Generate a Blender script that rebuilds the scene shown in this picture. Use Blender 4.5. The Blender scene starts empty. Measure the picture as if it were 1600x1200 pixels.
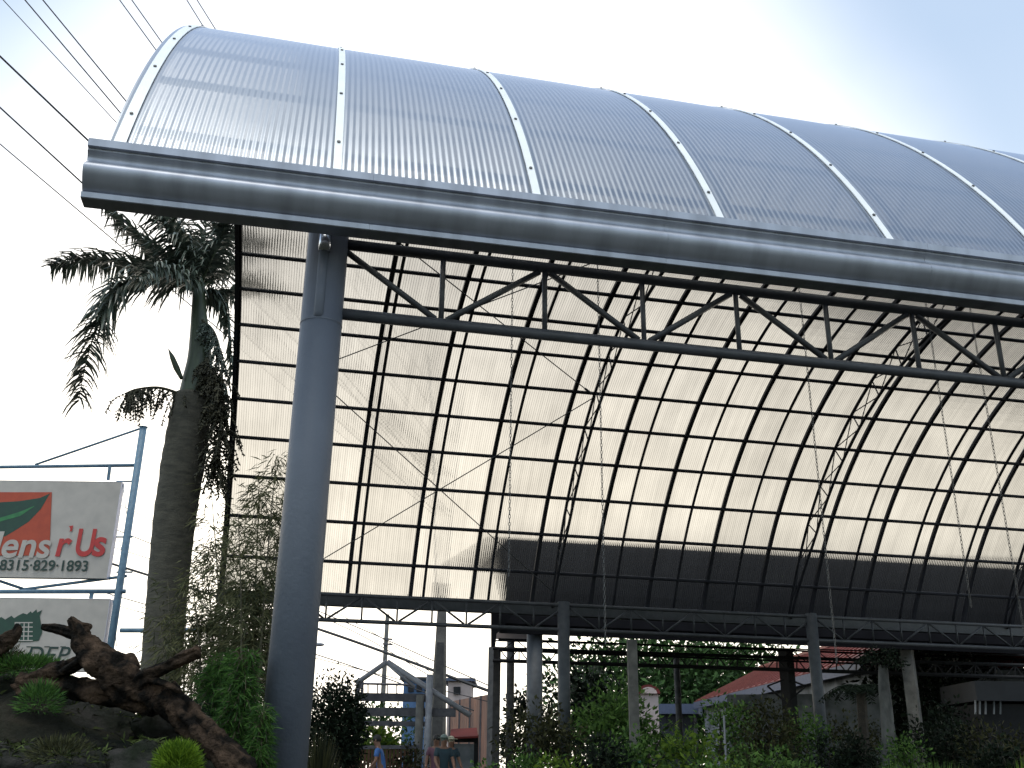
import bpy, math, random
from mathutils import Vector, Matrix, noise
rad = math.radians
SC = bpy.context.scene
COL = SC.collection
rng = random.Random(11)

# ------------------------------------------------------------------ camera
EYE = 0.9                      # eye height, metres
FPX, PITCH, YAW, ROLL = 1576.8, 0.3661, 0.2183, 0.0123
CAM = Vector((-0.1258, -9.3833, EYE))
_F = Vector((math.sin(YAW)*math.cos(PITCH), math.cos(YAW)*math.cos(PITCH), math.sin(PITCH)))
_R = Vector((math.cos(YAW), -math.sin(YAW), 0))
_U = _R.cross(_F)
_R2 = math.cos(ROLL)*_R + math.sin(ROLL)*_U
_U2 = -math.sin(ROLL)*_R + math.cos(ROLL)*_U
HEAD = Vector((math.sin(YAW), math.cos(YAW), 0))
cd = bpy.data.cameras.new('camera'); cam = bpy.data.objects.new('camera', cd); COL.objects.link(cam)
m3 = Matrix((_R2, _U2, -_F)).transposed()
cam.matrix_world = Matrix.Translation(CAM) @ m3.to_4x4()
cd.sensor_width = 36; cd.lens = FPX/1600*36; cd.clip_end = 2000; cd.clip_start = .05
SC.camera = cam

def PP(px, py, d):
    """world point seen at photo pixel (px,py), d metres ahead of the camera (measured level)"""
    r = _F + _R2*((px-800)/FPX) - _U2*((py-600)/FPX)
    return CAM + r*(d/r.dot(HEAD))
def GP(px, py, d):
    p = PP(px, py, d); return Vector((p.x, p.y, 0))

# ------------------------------------------------------------------ materials
def new_mat(name):
    m = bpy.data.materials.new(name); m.use_nodes = True
    nt = m.node_tree; nt.nodes.clear()
    return m, nt, nt.nodes, nt.links
def mat(name, c, c2=None, rough=.6, metal=0, scale=6, bump=0, bscale=None, coord='Object', stretch=None, island=False, trans=0, spec=.5, contrast=(.3, .7), detail=6):
    m, nt, N, L = new_mat(name)
    out = N.new('ShaderNodeOutputMaterial'); b = N.new('ShaderNodeBsdfPrincipled')
    b.inputs['Roughness'].default_value = rough; b.inputs['Metallic'].default_value = metal
    b.inputs['Specular IOR Level'].default_value = spec
    L.new(b.outputs[0], out.inputs[0])
    tc = N.new('ShaderNodeTexCoord'); mp = N.new('ShaderNodeMapping'); L.new(tc.outputs[coord], mp.inputs[0])
    if stretch: mp.inputs['Scale'].default_value = stretch
    n = N.new('ShaderNodeTexNoise'); n.inputs['Scale'].default_value = scale; n.inputs['Detail'].default_value = detail
    L.new(mp.outputs[0], n.inputs['Vector'])
    if c2 is None: c2 = tuple(x*.7 for x in c)
    r = N.new('ShaderNodeValToRGB'); r.color_ramp.elements[0].color = (*c2, 1); r.color_ramp.elements[1].color = (*c, 1)
    r.color_ramp.elements[0].position, r.color_ramp.elements[1].position = contrast
    if island:
        g = N.new('ShaderNodeNewGeometry'); ad = N.new('ShaderNodeMath'); ad.operation = 'MULTIPLY_ADD'
        L.new(g.outputs['Random Per Island'], ad.inputs[0]); ad.inputs[1].default_value = .55
        mm = N.new('ShaderNodeMath'); mm.operation = 'MULTIPLY'; mm.inputs[1].default_value = .5
        L.new(n.outputs['Fac'], mm.inputs[0]); L.new(mm.outputs[0], ad.inputs[2]); L.new(ad.outputs[0], r.inputs[0])
    else:
        L.new(n.outputs['Fac'], r.inputs[0])
    L.new(r.outputs[0], b.inputs['Base Color'])
    if bump:
        n2 = N.new('ShaderNodeTexNoise'); n2.inputs['Scale'].default_value = bscale or scale*4; n2.inputs['Detail'].default_value = 8
        L.new(mp.outputs[0], n2.inputs['Vector'])
        bp = N.new('ShaderNodeBump'); bp.inputs['Strength'].default_value = bump; bp.inputs['Distance'].default_value = .05
        L.new(n2.outputs['Fac'], bp.inputs['Height']); L.new(bp.outputs[0], b.inputs['Normal'])
    if trans:
        t = N.new('ShaderNodeBsdfTranslucent'); L.new(r.outputs[0], t.inputs[0])
        mx = N.new('ShaderNodeMixShader'); mx.inputs[0].default_value = trans
        L.new(b.outputs[0], mx.inputs[1]); L.new(t.outputs[0], mx.inputs[2]); L.new(mx.outputs[0], out.inputs[0])
    return m

def sheet_material():
    m, nt, N, L = new_mat('fluted_polycarbonate')
    out = N.new('ShaderNodeOutputMaterial')
    tc = N.new('ShaderNodeTexCoord'); sp = N.new('ShaderNodeSeparateXYZ'); L.new(tc.outputs['Object'], sp.inputs[0])
    def math_(op, a, b=None, c=None):
        n = N.new('ShaderNodeMath'); n.operation = op
        for i, x in enumerate((a, b, c)):
            if x is None: continue
            if isinstance(x, (int, float)): n.inputs[i].default_value = x
            else: L.new(x, n.inputs[i])
        return n.outputs[0]
    ph = math_('MULTIPLY', sp.outputs['X'], 1/.0686)
    fr = math_('FRACT', ph)
    tri = math_('ABSOLUTE', math_('SUBTRACT', fr, .5))          # 0 mid, .5 at the wall
    wall = N.new('ShaderNodeMapRange'); wall.interpolation_type = 'SMOOTHSTEP'
    L.new(tri, wall.inputs[0]); wall.inputs[1].default_value = .36; wall.inputs[2].default_value = .47
    sn = math_('SINE', math_('MULTIPLY', ph, 2*math.pi))
    h = math_('MULTIPLY', sn, .0125)
    bp = N.new('ShaderNodeBump'); bp.inputs['Strength'].default_value = 1; bp.inputs['Distance'].default_value = 1
    L.new(h, bp.inputs['Height'])
    # per sheet tone and grime
    no = N.new('ShaderNodeTexNoise'); no.inputs['Scale'].default_value = .7; no.inputs['Detail'].default_value = 7
    L.new(tc.outputs['Object'], no.inputs['Vector'])
    oi = N.new('ShaderNodeObjectInfo')
    mps = N.new('ShaderNodeMapping'); mps.inputs['Scale'].default_value = (7, .22, .22); L.new(tc.outputs['Object'], mps.inputs[0])
    ns = N.new('ShaderNodeTexNoise'); ns.inputs['Scale'].default_value = 1.3; ns.inputs['Detail'].default_value = 6; L.new(mps.outputs[0], ns.inputs['Vector'])
    tone = math_('ADD', math_('MULTIPLY', no.outputs['Fac'], .38), math_('MULTIPLY', oi.outputs['Random'], .17))
    tone = math_('ADD', tone, math_('MULTIPLY', math_('SUBTRACT', ns.outputs['Fac'], .5), .35))
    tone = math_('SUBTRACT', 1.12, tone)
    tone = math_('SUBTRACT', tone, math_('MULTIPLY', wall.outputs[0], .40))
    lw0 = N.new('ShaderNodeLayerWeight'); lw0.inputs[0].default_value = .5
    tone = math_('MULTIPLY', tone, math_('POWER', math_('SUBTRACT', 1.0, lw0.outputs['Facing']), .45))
    cc = N.new('ShaderNodeCombineColor')
    L.new(math_('MULTIPLY', tone, .50), cc.inputs[0]); L.new(math_('MULTIPLY', tone, .497), cc.inputs[1]); L.new(math_('MULTIPLY', tone, .485), cc.inputs[2])
    rf = N.new('ShaderNodeBsdfRefraction'); rf.inputs['Roughness'].default_value = .14; rf.inputs['IOR'].default_value = 1.06
    L.new(cc.outputs[0], rf.inputs['Color']); L.new(bp.outputs[0], rf.inputs['Normal'])
    tl = N.new('ShaderNodeBsdfTranslucent'); L.new(cc.outputs[0], tl.inputs[0])
    mx = N.new('ShaderNodeMixShader'); mx.inputs[0].default_value = .04
    rf2 = N.new('ShaderNodeBsdfRefraction'); rf2.inputs['Roughness'].default_value = .42; rf2.inputs['IOR'].default_value = 1.22; L.new(cc.outputs[0], rf2.inputs['Color'])
    mr_ = N.new('ShaderNodeMixShader'); mr_.inputs[0].default_value = .16; L.new(rf.outputs[0], mr_.inputs[1]); L.new(rf2.outputs[0], mr_.inputs[2])
    L.new(mr_.outputs[0], mx.inputs[1]); L.new(tl.outputs[0], mx.inputs[2])
    df = N.new('ShaderNodeBsdfDiffuse'); df.inputs[0].default_value = (.45, .49, .58, 1)
    mx2 = N.new('ShaderNodeMixShader')
    L.new(math_('ADD', .012, math_('MULTIPLY', wall.outputs[0], .045)), mx2.inputs[0])
    L.new(mx.outputs[0], mx2.inputs[1]); L.new(df.outputs[0], mx2.inputs[2])
    lw = N.new('ShaderNodeLayerWeight'); lw.inputs[0].default_value = .5
    fres = math_('ADD', .12, math_('MULTIPLY', math_('POWER', lw.outputs['Facing'], 2.2), .62))
    geo = N.new('ShaderNodeNewGeometry'); fres = math_('MULTIPLY', fres, math_('SUBTRACT', 1.0, math_('MULTIPLY', geo.outputs['Backfacing'], .95)))
    gl = N.new('ShaderNodeBsdfGlossy'); gl.inputs['Roughness'].default_value = .28; gl.inputs['Color'].default_value = (.80, .87, 1.0, 1)
    bp2 = N.new('ShaderNodeBump'); bp2.inputs['Strength'].default_value = .22; bp2.inputs['Distance'].default_value = 1
    L.new(h, bp2.inputs['Height']); L.new(bp2.outputs[0], gl.inputs['Normal'])
    mx3 = N.new('ShaderNodeMixShader'); L.new(fres, mx3.inputs[0]); L.new(mx2.outputs[0], mx3.inputs[1]); L.new(gl.outputs[0], mx3.inputs[2])
    L.new(mx3.outputs[0], out.inputs[0])
    return m

M = {}
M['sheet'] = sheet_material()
M['steel'] = mat('dark_painted_steel', (.046, .047, .060), (.03, .031, .042), rough=.5, spec=.3, scale=3, bump=.1)
M['chord'] = mat('grey_steel_pipe', (.066, .068, .078), (.042, .044, .05), rough=.5, scale=4, bump=.12)
M['column'] = mat('blue_grey_column_paint', (.112, .127, .158), (.088, .100, .128), rough=.55, scale=2.2, bump=.12, bscale=22, contrast=(.25, .75), detail=10)
M['column2'] = mat('grey_column_paint', (.085, .092, .105), (.05, .056, .066), rough=.6, scale=4, bump=.15)
M['galv'] = mat('galvanised_gutter_metal', (.42, .44, .50), (.31, .325, .37), rough=.52, metal=.62, scale=3.2, bump=.05, bscale=6, stretch=(1.6, .5, .35), contrast=(.3, .6), detail=8)
M['strap'] = mat('white_aluminium_strap', (.9, .9, .9), (.8, .8, .8), rough=.3, scale=3)
M['bolt'] = mat('dark_bolt_head', (.08, .08, .08), rough=.5)
M['chrome'] = mat('bright_pipe_metal', (.75, .78, .85), (.55, .58, .65), rough=.25, metal=1, scale=8)
M['chain'] = mat('galvanised_chain', (.13, .135, .14), (.08, .08, .085), rough=.5, metal=.5)
M['rod'] = mat('brace_rod_steel', (.09, .09, .10), rough=.5)
M['cable'] = mat('black_cable', (.02, .02, .024), rough=.6)
M['concrete'] = mat('weathered_concrete', (.21, .20, .185), (.10, .096, .09), rough=.9, scale=3, bump=.3, bscale=18)
M['concrete_dark'] = mat('dark_concrete', (.10, .10, .10), (.05, .05, .055), rough=.9, scale=4, bump=.3)  # darker concrete for posts, and for shade painted in the pole groove
M['roofdark'] = mat('dark_roof_cladding', (.014, .014, .017), (.009, .009, .011), rough=.9, spec=.08, scale=2)
M['bluepipe'] = mat('blue_painted_pipe', (.15, .25, .34), (.09, .165, .24), rough=.55, scale=7, bump=.1)
M['board'] = mat('white_sign_face', (.54, .485, .44), (.45, .405, .37), rough=.6, scale=2.5)
M['boardside'] = mat('sign_edge_trim', (.72, .70, .80), (.6, .58, .66), rough=.5)
M['red'] = mat('red_sign_paint', (.55, .035, .03), (.46, .03, .03), rough=.5, scale=5)
M['orange'] = mat('red_orange_sign_paint', (.48, .065, .022), (.40, .05, .018), rough=.5, scale=4)
M['green'] = mat('dark_green_sign_paint', (.012, .06, .035), (.01, .045, .03), rough=.5, scale=5)
M['leafgreen'] = mat('bright_green_sign_paint', (.04, .24, .07), (.02, .14, .05), rough=.5, scale=5)
M['ink'] = mat('dark_green_lettering', (.015, .045, .035), rough=.5)
M['palmtrunk'] = mat('palm_trunk_bark', (.105, .095, .072), (.05, .046, .036), rough=.9, scale=3, bump=.5, bscale=12, stretch=(1, 1, 3.5))
M['palmring'] = mat('palm_leaf_scar', (.045, .042, .035), rough=.9)
M['shaft'] = mat('palm_crownshaft', (.05, .07, .032), (.025, .034, .02), rough=.5, scale=3, stretch=(3, 3, .5))
M['palmleaf'] = mat('palm_leaflets', (.10, .125, .095), (.04, .055, .045), rough=.4, island=True, trans=.12, scale=2)
M['palmdry'] = mat('palm_fruit_stalks', (.06, .055, .03), (.022, .022, .015), rough=.8, island=True, scale=3)
M['wood'] = mat('driftwood_bark', (.105, .068, .046), (.007, .006, .005), rough=.95, spec=.1, scale=6, bump=1.0, bscale=26, stretch=(1, 1, 1), contrast=(.42, .72))
M['rock'] = mat('dark_boulder', (.040, .037, .035), (.009, .013, .007), rough=.95, spec=.1, scale=5, bump=1, bscale=13)
M['soil'] = mat('dark_garden_soil', (.030, .026, .020), (.010, .013, .008), rough=.95, spec=.1, scale=3.5, bump=1, bscale=14)
M['bamboo'] = mat('bamboo_leaves', (.15, .15, .075), (.05, .06, .032), rough=.7, spec=.12, island=True, trans=.2, scale=1)
M['bamboostem'] = mat('bamboo_culms', (.10, .085, .045), (.05, .045, .025), rough=.6)
M['conifer'] = mat('feathery_green_foliage', (.08, .17, .035), (.028, .07, .02), rough=.7, spec=.12, island=True, trans=.2, scale=1)
M['lime'] = mat('lime_green_foliage', (.17, .27, .025), (.06, .12, .012), rough=.7, spec=.12, island=True, trans=.25, scale=2)
M['darkleaf'] = mat('dark_foliage', (.02, .032, .018), (.008, .012, .008), rough=.7, spec=.12, island=True, scale=1)
M['midleaf'] = mat('mid_green_foliage', (.14, .25, .06), (.03, .065, .018), rough=.7, spec=.12, island=True, trans=.15, scale=.8)
M['treeleaf'] = mat('tree_foliage', (.052, .105, .03), (.013, .028, .01), rough=.7, spec=.12, island=True, trans=.15, scale=.5)
M['yelleaf'] = mat('yellow_green_foliage', (.19, .28, .04), (.05, .10, .02), rough=.7, spec=.12, island=True, trans=.25, scale=1)
M['olive'] = mat('olive_brown_foliage', (.07, .07, .03), (.022, .026, .014), rough=.7, spec=.12, island=True, trans=.1, scale=1)
M['litter'] = mat('mound_ground_cover', (.075, .10, .03), (.018, .016, .010), rough=.8, spec=.1, island=True, scale=1)
M['bark'] = mat('tree_bark', (.07, .055, .042), (.03, .026, .022), rough=.9, scale=8, bump=.5)
M['pale_bark'] = mat('pale_tree_bark', (.15, .15, .145), (.05, .05, .05), rough=.9, scale=5, bump=.3, stretch=(1, 1, .5))
M['redroof'] = mat('red_roof_sheeting', (.16, .03, .026), (.075, .016, .016), rough=.7, spec=.2, scale=1.2)
M['redpale'] = mat('pale_red_roof_trim', (.24, .06, .045), (.17, .04, .03), rough=.5)  # paler red of the roof ribs and ridge cap
M['bluetrim'] = mat('slate_blue_fascia', (.07, .09, .15), (.05, .065, .11), rough=.6)
M['whitewall'] = mat('stained_white_wall', (.26, .27, .29), (.09, .10, .105), rough=.85, scale=1.2, contrast=(.35, .6))
M['greywall'] = mat('grey_wall', (.032, .035, .042), (.018, .02, .024), rough=.85, scale=1)
M['dark'] = mat('dark_opening', (.015, .015, .017), rough=.9)
M['bluewall'] = mat('blue_painted_wall', (.07, .15, .30), (.05, .10, .2), rough=.7, scale=1.5)
M['rust'] = mat('rusty_metal_sheets', (.34, .17, .115), (.16, .10, .085), rough=.8, scale=1.6, stretch=(1, 1, .35))
M['pinkwall'] = mat('pale_pink_wall', (.5, .40, .37), (.38, .3, .28), rough=.8, scale=1.5)
M['timber'] = mat('grey_weathered_timber', (.13, .125, .14), (.07, .068, .08), rough=.85, scale=4, bump=.3)
M['palepipe'] = mat('pale_grey_pipe', (.38, .38, .42), (.26, .26, .3), rough=.5)
M['brownwood'] = mat('brown_wood', (.13, .06, .03), (.06, .03, .018), rough=.85, scale=3)
M['skin'] = mat('skin', (.22, .11, .07), (.18, .09, .06), rough=.6)
M['hair'] = mat('black_hair', (.012, .011, .01), rough=.6)
M['blueshirt'] = mat('blue_shirt_cloth', (.06, .16, .42), (.045, .12, .33), rough=.8, scale=9)
M['tealcloth'] = mat('dark_teal_cloth', (.025, .05, .065), rough=.85)
M['greycap'] = mat('grey_green_cap_cloth', (.16, .20, .18), rough=.85)
M['mauve'] = mat('dull_mauve_cloth', (.16, .07, .10), rough=.85)
M['trouser'] = mat('dark_trouser_cloth', (.03, .03, .04), rough=.85)
M['straw'] = mat('cream_hat_straw', (.5, .46, .34), rough=.85)
M['lamp'] = mat('grey_lamp_housing', (.3, .31, .34), rough=.5)
M['teal'] = mat('teal_paint', (.03, .25, .26), (.02, .15, .17), rough=.6)

# ------------------------------------------------------------------ mesh helpers
ORG = {}
class MB:
    def __init__(s): s.v = []; s.f = []
    def add(s, vs, fs):
        b = len(s.v); s.v += [tuple(p) for p in vs]; s.f += [tuple(b+i for i in f) for f in fs]; return s
    def box(s, c, sx, sy, sz, ax=None):
        c = Vector(c); X, Y, Z = ax or (Vector((1, 0, 0)), Vector((0, 1, 0)), Vector((0, 0, 1)))
        vs = [c+X*(a*sx/2)+Y*(b*sy/2)+Z*(d*sz/2) for d in (-1, 1) for a, b in ((-1, -1), (1, -1), (1, 1), (-1, 1))]
        return s.add(vs, [(3, 2, 1, 0), (4, 5, 6, 7), (0, 1, 5, 4), (1, 2, 6, 5), (2, 3, 7, 6), (3, 0, 4, 7)])
    def bar(s, a, b, w, h):
        a = Vector(a); b = Vector(b); d = (b-a); l = d.length; d.normalize()
        up = Vector((0, 0, 1)) if abs(d.z) < .95 else Vector((0, 1, 0))
        sd = d.cross(up).normalized(); u = sd.cross(d)
        return s.box((a+b)/2, l, w, h, (d, sd, u))
    def tube(s, pts, r, n=8, cap=True, wob=None):
        pts = [Vector(p) for p in pts]; k = len(pts)
        rs = r if isinstance(r, (list, tuple)) else [r]*k
        prev = None; vs = []
        for i, p in enumerate(pts):
            t = (pts[min(i+1, k-1)]-pts[max(i-1, 0)]).normalized()
            if prev is None:
                ref = Vector((0, 0, 1)) if abs(t.z) < .9 else Vector((1, 0, 0))
                u = t.cross(ref).normalized()
            else:
                u = (prev - t*prev.dot(t)).normalized()
            prev = u; w = t.cross(u)
            for j in range(n):
                a = 2*math.pi*j/n; rr = rs[i]
                if wob: rr *= wob(p, a, i)
                vs.append(p+u*(math.cos(a)*rr)+w*(math.sin(a)*rr))
        fs = [(i*n+j, i*n+(j+1) % n, (i+1)*n+(j+1) % n, (i+1)*n+j) for i in range(k-1) for j in range(n)]
        if cap: fs += [tuple(range(n-1, -1, -1)), tuple((k-1)*n+j for j in range(n))]
        return s.add(vs, fs)
    def ext(s, prof, x0, x1, closed=True):
        n = len(prof)
        vs = [(x0, y, z) for y, z in prof]+[(x1, y, z) for y, z in prof]
        fs = [(i, (i+1) % n, n+(i+1) % n, n+i) for i in range(n if closed else n-1)]
        if closed: fs += [tuple(range(n-1, -1, -1)), tuple(range(n, 2*n))]
        return s.add(vs, fs)
    def prism(s, pts, nrm):                     # thick polygon: pts outline, nrm thickness vector
        pts = [Vector(p) for p in pts]; n = len(pts); nrm = Vector(nrm)
        vs = pts+[p+nrm for p in pts]
        fs = [tuple(range(n)), tuple(range(2*n-1, n-1, -1))]+[(i, n+i, n+(i+1) % n, (i+1) % n) for i in range(n)]
        return s.add(vs, fs)
    def leaf(s, p, d, l, w, bend=0, nrm=None):
        d = Vector(d).normalized(); nrm = nrm or Vector((rng.uniform(-1, 1), rng.uniform(-1, 1), rng.uniform(-1, 1)))
        sd = d.cross(nrm)
        if sd.length < 1e-4: sd = d.cross(Vector((0, 0, 1.01)))
        sd.normalize(); q = p+d*(l*.45)+Vector((0, 0, -bend*.3*l)); t = p+d*l+Vector((0, 0, -bend*l))
        return s.add([p, q+sd*(w/2), t, q-sd*(w/2)], [(0, 1, 2, 3)])
    def ball(s, c, r, seg=10, rings=6, amp=0, seed=0, sq=(1, 1, 1), freq=1.5):
        c = Vector(c); vs = []
        for i in range(rings+1):
            th = math.pi*i/rings
            for j in range(seg):
                ph = 2*math.pi*j/seg
                d = Vector((math.sin(th)*math.cos(ph), math.sin(th)*math.sin(ph), math.cos(th)))
                k = 1+(amp*noise.fractal(d*freq+Vector((seed, seed*.7, 0)), 1, 2, 4) if amp else 0)
                vs.append(c+Vector((d.x*r*sq[0]*k, d.y*r*sq[1]*k, d.z*r*sq[2]*k)))
        fs = [(i*seg+j, (i+1)*seg+j, (i+1)*seg+(j+1) % seg, i*seg+(j+1) % seg) for i in range(rings) for j in range(seg)]
        return s.add(vs, fs)
    def build(s, name, m, parent=None, origin=None, smooth=False, label=None):
        o0 = Vector(origin) if origin is not None else (ORG[parent.name] if parent else Vector((0, 0, 0)))
        me = bpy.data.meshes.new(name)
        me.from_pydata([(x-o0.x, y-o0.y, z-o0.z) for x, y, z in s.v], [], s.f); me.update()
        if smooth: me.shade_smooth()
        me.materials.append(m)
        o = bpy.data.objects.new(name, me); COL.objects.link(o)
        if parent: o.parent = parent
        else: o.location = o0
        ORG[o.name] = o0
        if label: o['label'] = label
        return o

def tag(o, label, cat, group=None):
    o['label'] = label; o['category'] = cat
    if group: o['group'] = group
    return o
def thing(name, loc, label, cat, group=None):
    o = bpy.data.objects.new(name, None); COL.objects.link(o); o.location = loc; o.empty_display_size = .3
    ORG[o.name] = Vector(loc)
    return tag(o, label, cat, group)
def copy_tree(o, parent=None):
    c = o.copy(); COL.objects.link(c)
    if parent: c.parent = parent
    for ch in list(o.children): copy_tree(ch, c)
    return c
def spline(pts, k=6):
    P = [Vector(p) for p in pts]; P = [P[0]*2-P[1]]+P+[P[-1]*2-P[-2]]; out = []
    for i in range(1, len(P)-2):
        for j in range(k):
            t = j/k; a, b, c, d = P[i-1], P[i], P[i+1], P[i+2]
            out.append(.5*((2*b)+(c-a)*t+(2*a-5*b+4*c-d)*t*t+(3*b-a-3*c+d)*t**3))
    out.append(P[-2]); return out
def lerpl(vals, n):
    out = []
    for i in range(n):
        t = i/(n-1)*(len(vals)-1); a = min(int(t), len(vals)-2); out.append(vals[a]+(vals[a+1]-vals[a])*(t-a))
    return out
def ground_z(x, y): return 0.0

# ------------------------------------------------------------------ sky and sun
W = bpy.data.worlds.new('World'); SC.world = W; W.use_nodes = True
N = W.node_tree.nodes; L = W.node_tree.links; N.clear()
SUN_EL, SUN_AZ = 76, 212
wo = N.new('ShaderNodeOutputWorld'); bg = N.new('ShaderNodeBackground'); L.new(bg.outputs[0], wo.inputs[0])
bg.inputs[1].default_value = .14
sk = N.new('ShaderNodeTexSky'); sk.sky_type = 'NISHITA'; sk.sun_disc = False
sk.sun_elevation = rad(SUN_EL); sk.sun_rotation = rad(SUN_AZ); sk.air_density = 1.0; sk.dust_density = 1.6; sk.ozone_density = 1.0
tc = N.new('ShaderNodeTexCoord')
no = N.new('ShaderNodeTexNoise'); no.inputs['Scale'].default_value = 1.7; no.inputs['Detail'].default_value = 5; no.inputs['Roughness'].default_value = .5
L.new(tc.outputs['Generated'], no.inputs['Vector'])
bd = PP(700, 620, 30)-CAM; bd.normalize()
dp = N.new('ShaderNodeVectorMath'); dp.operation = 'DOT_PRODUCT'; L.new(tc.outputs['Generated'], dp.inputs[0]); dp.inputs[1].default_value = bd
def wm(op, a, b, c=None):
    n = N.new('ShaderNodeMath'); n.operation = op
    for i, x in enumerate((a, b, c)):
        if x is None: continue
        if isinstance(x, (int, float)): n.inputs[i].default_value = x
        else: L.new(x, n.inputs[i])
    return n.outputs[0]
nz = wm('MULTIPLY', wm('SUBTRACT', no.outputs['Fac'], .5), .10)
mr = N.new('ShaderNodeMapRange'); mr.interpolation_type = 'SMOOTHSTEP'
L.new(wm('ADD', dp.outputs['Value'], nz), mr.inputs[0]); mr.inputs[1].default_value = .845; mr.inputs[2].default_value = .97
sxyz = N.new('ShaderNodeSeparateXYZ'); L.new(tc.outputs['Generated'], sxyz.inputs[0])
mr2 = N.new('ShaderNodeMapRange'); mr2.interpolation_type = 'SMOOTHSTEP'        # bright hazy band above the horizon ahead
L.new(wm('ADD', sxyz.outputs['Z'], nz), mr2.inputs[0]); mr2.inputs[1].default_value = .50; mr2.inputs[2].default_value = .34
dp2 = N.new('ShaderNodeVectorMath'); dp2.operation = 'DOT_PRODUCT'; L.new(tc.outputs['Generated'], dp2.inputs[0]); dp2.inputs[1].default_value = HEAD
mr3 = N.new('ShaderNodeMapRange'); mr3.interpolation_type = 'SMOOTHSTEP'; L.new(dp2.outputs['Value'], mr3.inputs[0]); mr3.inputs[1].default_value = .1; mr3.inputs[2].default_value = .55; mr3.inputs[4].default_value = .92
wcol = N.new('ShaderNodeMix'); wcol.data_type = 'RGBA'; wr = N.new('ShaderNodeMapRange'); L.new(sxyz.outputs['Z'], wr.inputs[0]); wr.inputs[1].default_value = .22; wr.inputs[2].default_value = .60
L.new(wr.outputs[0], wcol.inputs['Factor']); wcol.inputs['A'].default_value = (14.2, 13.1, 11.2, 1); wcol.inputs['B'].default_value = (8.4, 8.5, 8.9, 1)
mr2o = wm('MULTIPLY', mr2.outputs[0], mr3.outputs[0])
cl = wm('MAXIMUM', mr.outputs[0], mr2o)
mx = N.new('ShaderNodeMix'); mx.data_type = 'RGBA'
L.new(wm('ADD', wm('MULTIPLY', cl, .76), .24), mx.inputs['Factor']); tn = N.new('ShaderNodeMix'); tn.data_type = 'RGBA'; tn.blend_type = 'MULTIPLY'; tn.inputs['Factor'].default_value = 1; tn.inputs['B'].default_value = (1.22, 1.40, 1.28, 1)
L.new(sk.outputs[0], tn.inputs['A']); L.new(tn.outputs['Result'], mx.inputs['A'])
L.new(wcol.outputs['Result'], mx.inputs['B'])
L.new(mx.outputs['Result'], bg.inputs[0])
sd = bpy.data.lights.new('sun', 'SUN'); sd.energy = .8; sd.angle = rad(14); sd.color = (1, .95, .87)
so = bpy.data.objects.new('sun', sd); COL.objects.link(so)
sdir = Vector((math.sin(rad(SUN_AZ))*math.cos(rad(SUN_EL)), math.cos(rad(SUN_AZ))*math.cos(rad(SUN_EL)), math.sin(rad(SUN_EL))))
so.rotation_euler = sdir.to_track_quat('Z', 'Y').to_euler(); so.location = sdir*60
SC.view_settings.view_transform = 'Standard'; SC.view_settings.look = 'None'; SC.view_settings.exposure = .35; SC.view_settings.gamma = 1
SC.cycles.max_bounces = 10; SC.cycles.transmission_bounces = 6; SC.cycles.diffuse_bounces = 4; SC.cycles.glossy_bounces = 3
SC.cycles.sample_clamp_indirect = 6

# ------------------------------------------------------------------ ground
g = MB(); S = 600
g.add([(-S, -S, 0), (S, -S, 0), (S, S, 0), (-S, S, 0)], [(0, 1, 2, 3)])
go = g.build('ground', M['soil']); go['kind'] = 'structure'

# ================================================================== THE CANOPY
AY, AZ, AR = 11.867, -.889+EYE, 13.84
X0, X1 = -2.16, 28.56
ZT, ZB, YW = 5.0582+EYE, 4.2705+EYE, 22.70
def arc(th, r, x): return Vector((x, AY+r*math.sin(th), AZ+r*math.cos(th)))
TH0, TH1 = rad(-62.4), rad(63.6)
NB, NF = rad(-63.0), rad(63.4)
can = thing('arched_canopy', (0, 0, 0), 'large barrel vaulted canopy of clear sheets on round blue grey columns with broad metal gutter', 'canopy')
# columns
def column(x, y, ztop, r, m):
    b = MB(); z = [0, .02, .12, .13, ztop]
    b.tube([(x, y, 0), (x, y, ztop)], r, 28)
    o = b.build('column', m, can, smooth=False)
    for p in o.data.polygons: p.use_smooth = len(p.vertices) == 4
    f = MB(); f.tube([(x, y, .0), (x, y, .05)], r+.12, 24); f.build('base_plate', M['steel'], o)
    return o
COLX = (0, 8.8, 17.6, 26.4)
c0 = column(0, 0, 5.34+EYE, .205, M['column'])
c0['label'] = 'thick blue grey round column with a short shiny pipe at its top'
for z_ in (5.02,):
    d = MB(); d.tube([(0, 0, z_-.008), (0, 0, z_+.008)], .2085, 28); d.build('weld_seam', M['column'], c0)
d = MB(); dx, dy = -.035, -.215
d.tube([(dx, dy, 5.06+EYE), (dx, dy, 4.84+EYE)], .060, 16); d.build('drain_spout', M['chrome'], c0, smooth=True)
d = MB(); d.tube([(dx, dy+.035, 4.84+EYE), (dx, dy+.035, 4.16+EYE), (dx, dy+.08, 4.12+EYE)], .052, 16); d.build('downpipe', M['column'], c0, smooth=True)
for x in COLX[1:]: column(x, 0, 5.34+EYE, .205, M['column'])
for x in COLX: column(x, YW, ZT+.1, .195, M['column2'])
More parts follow.
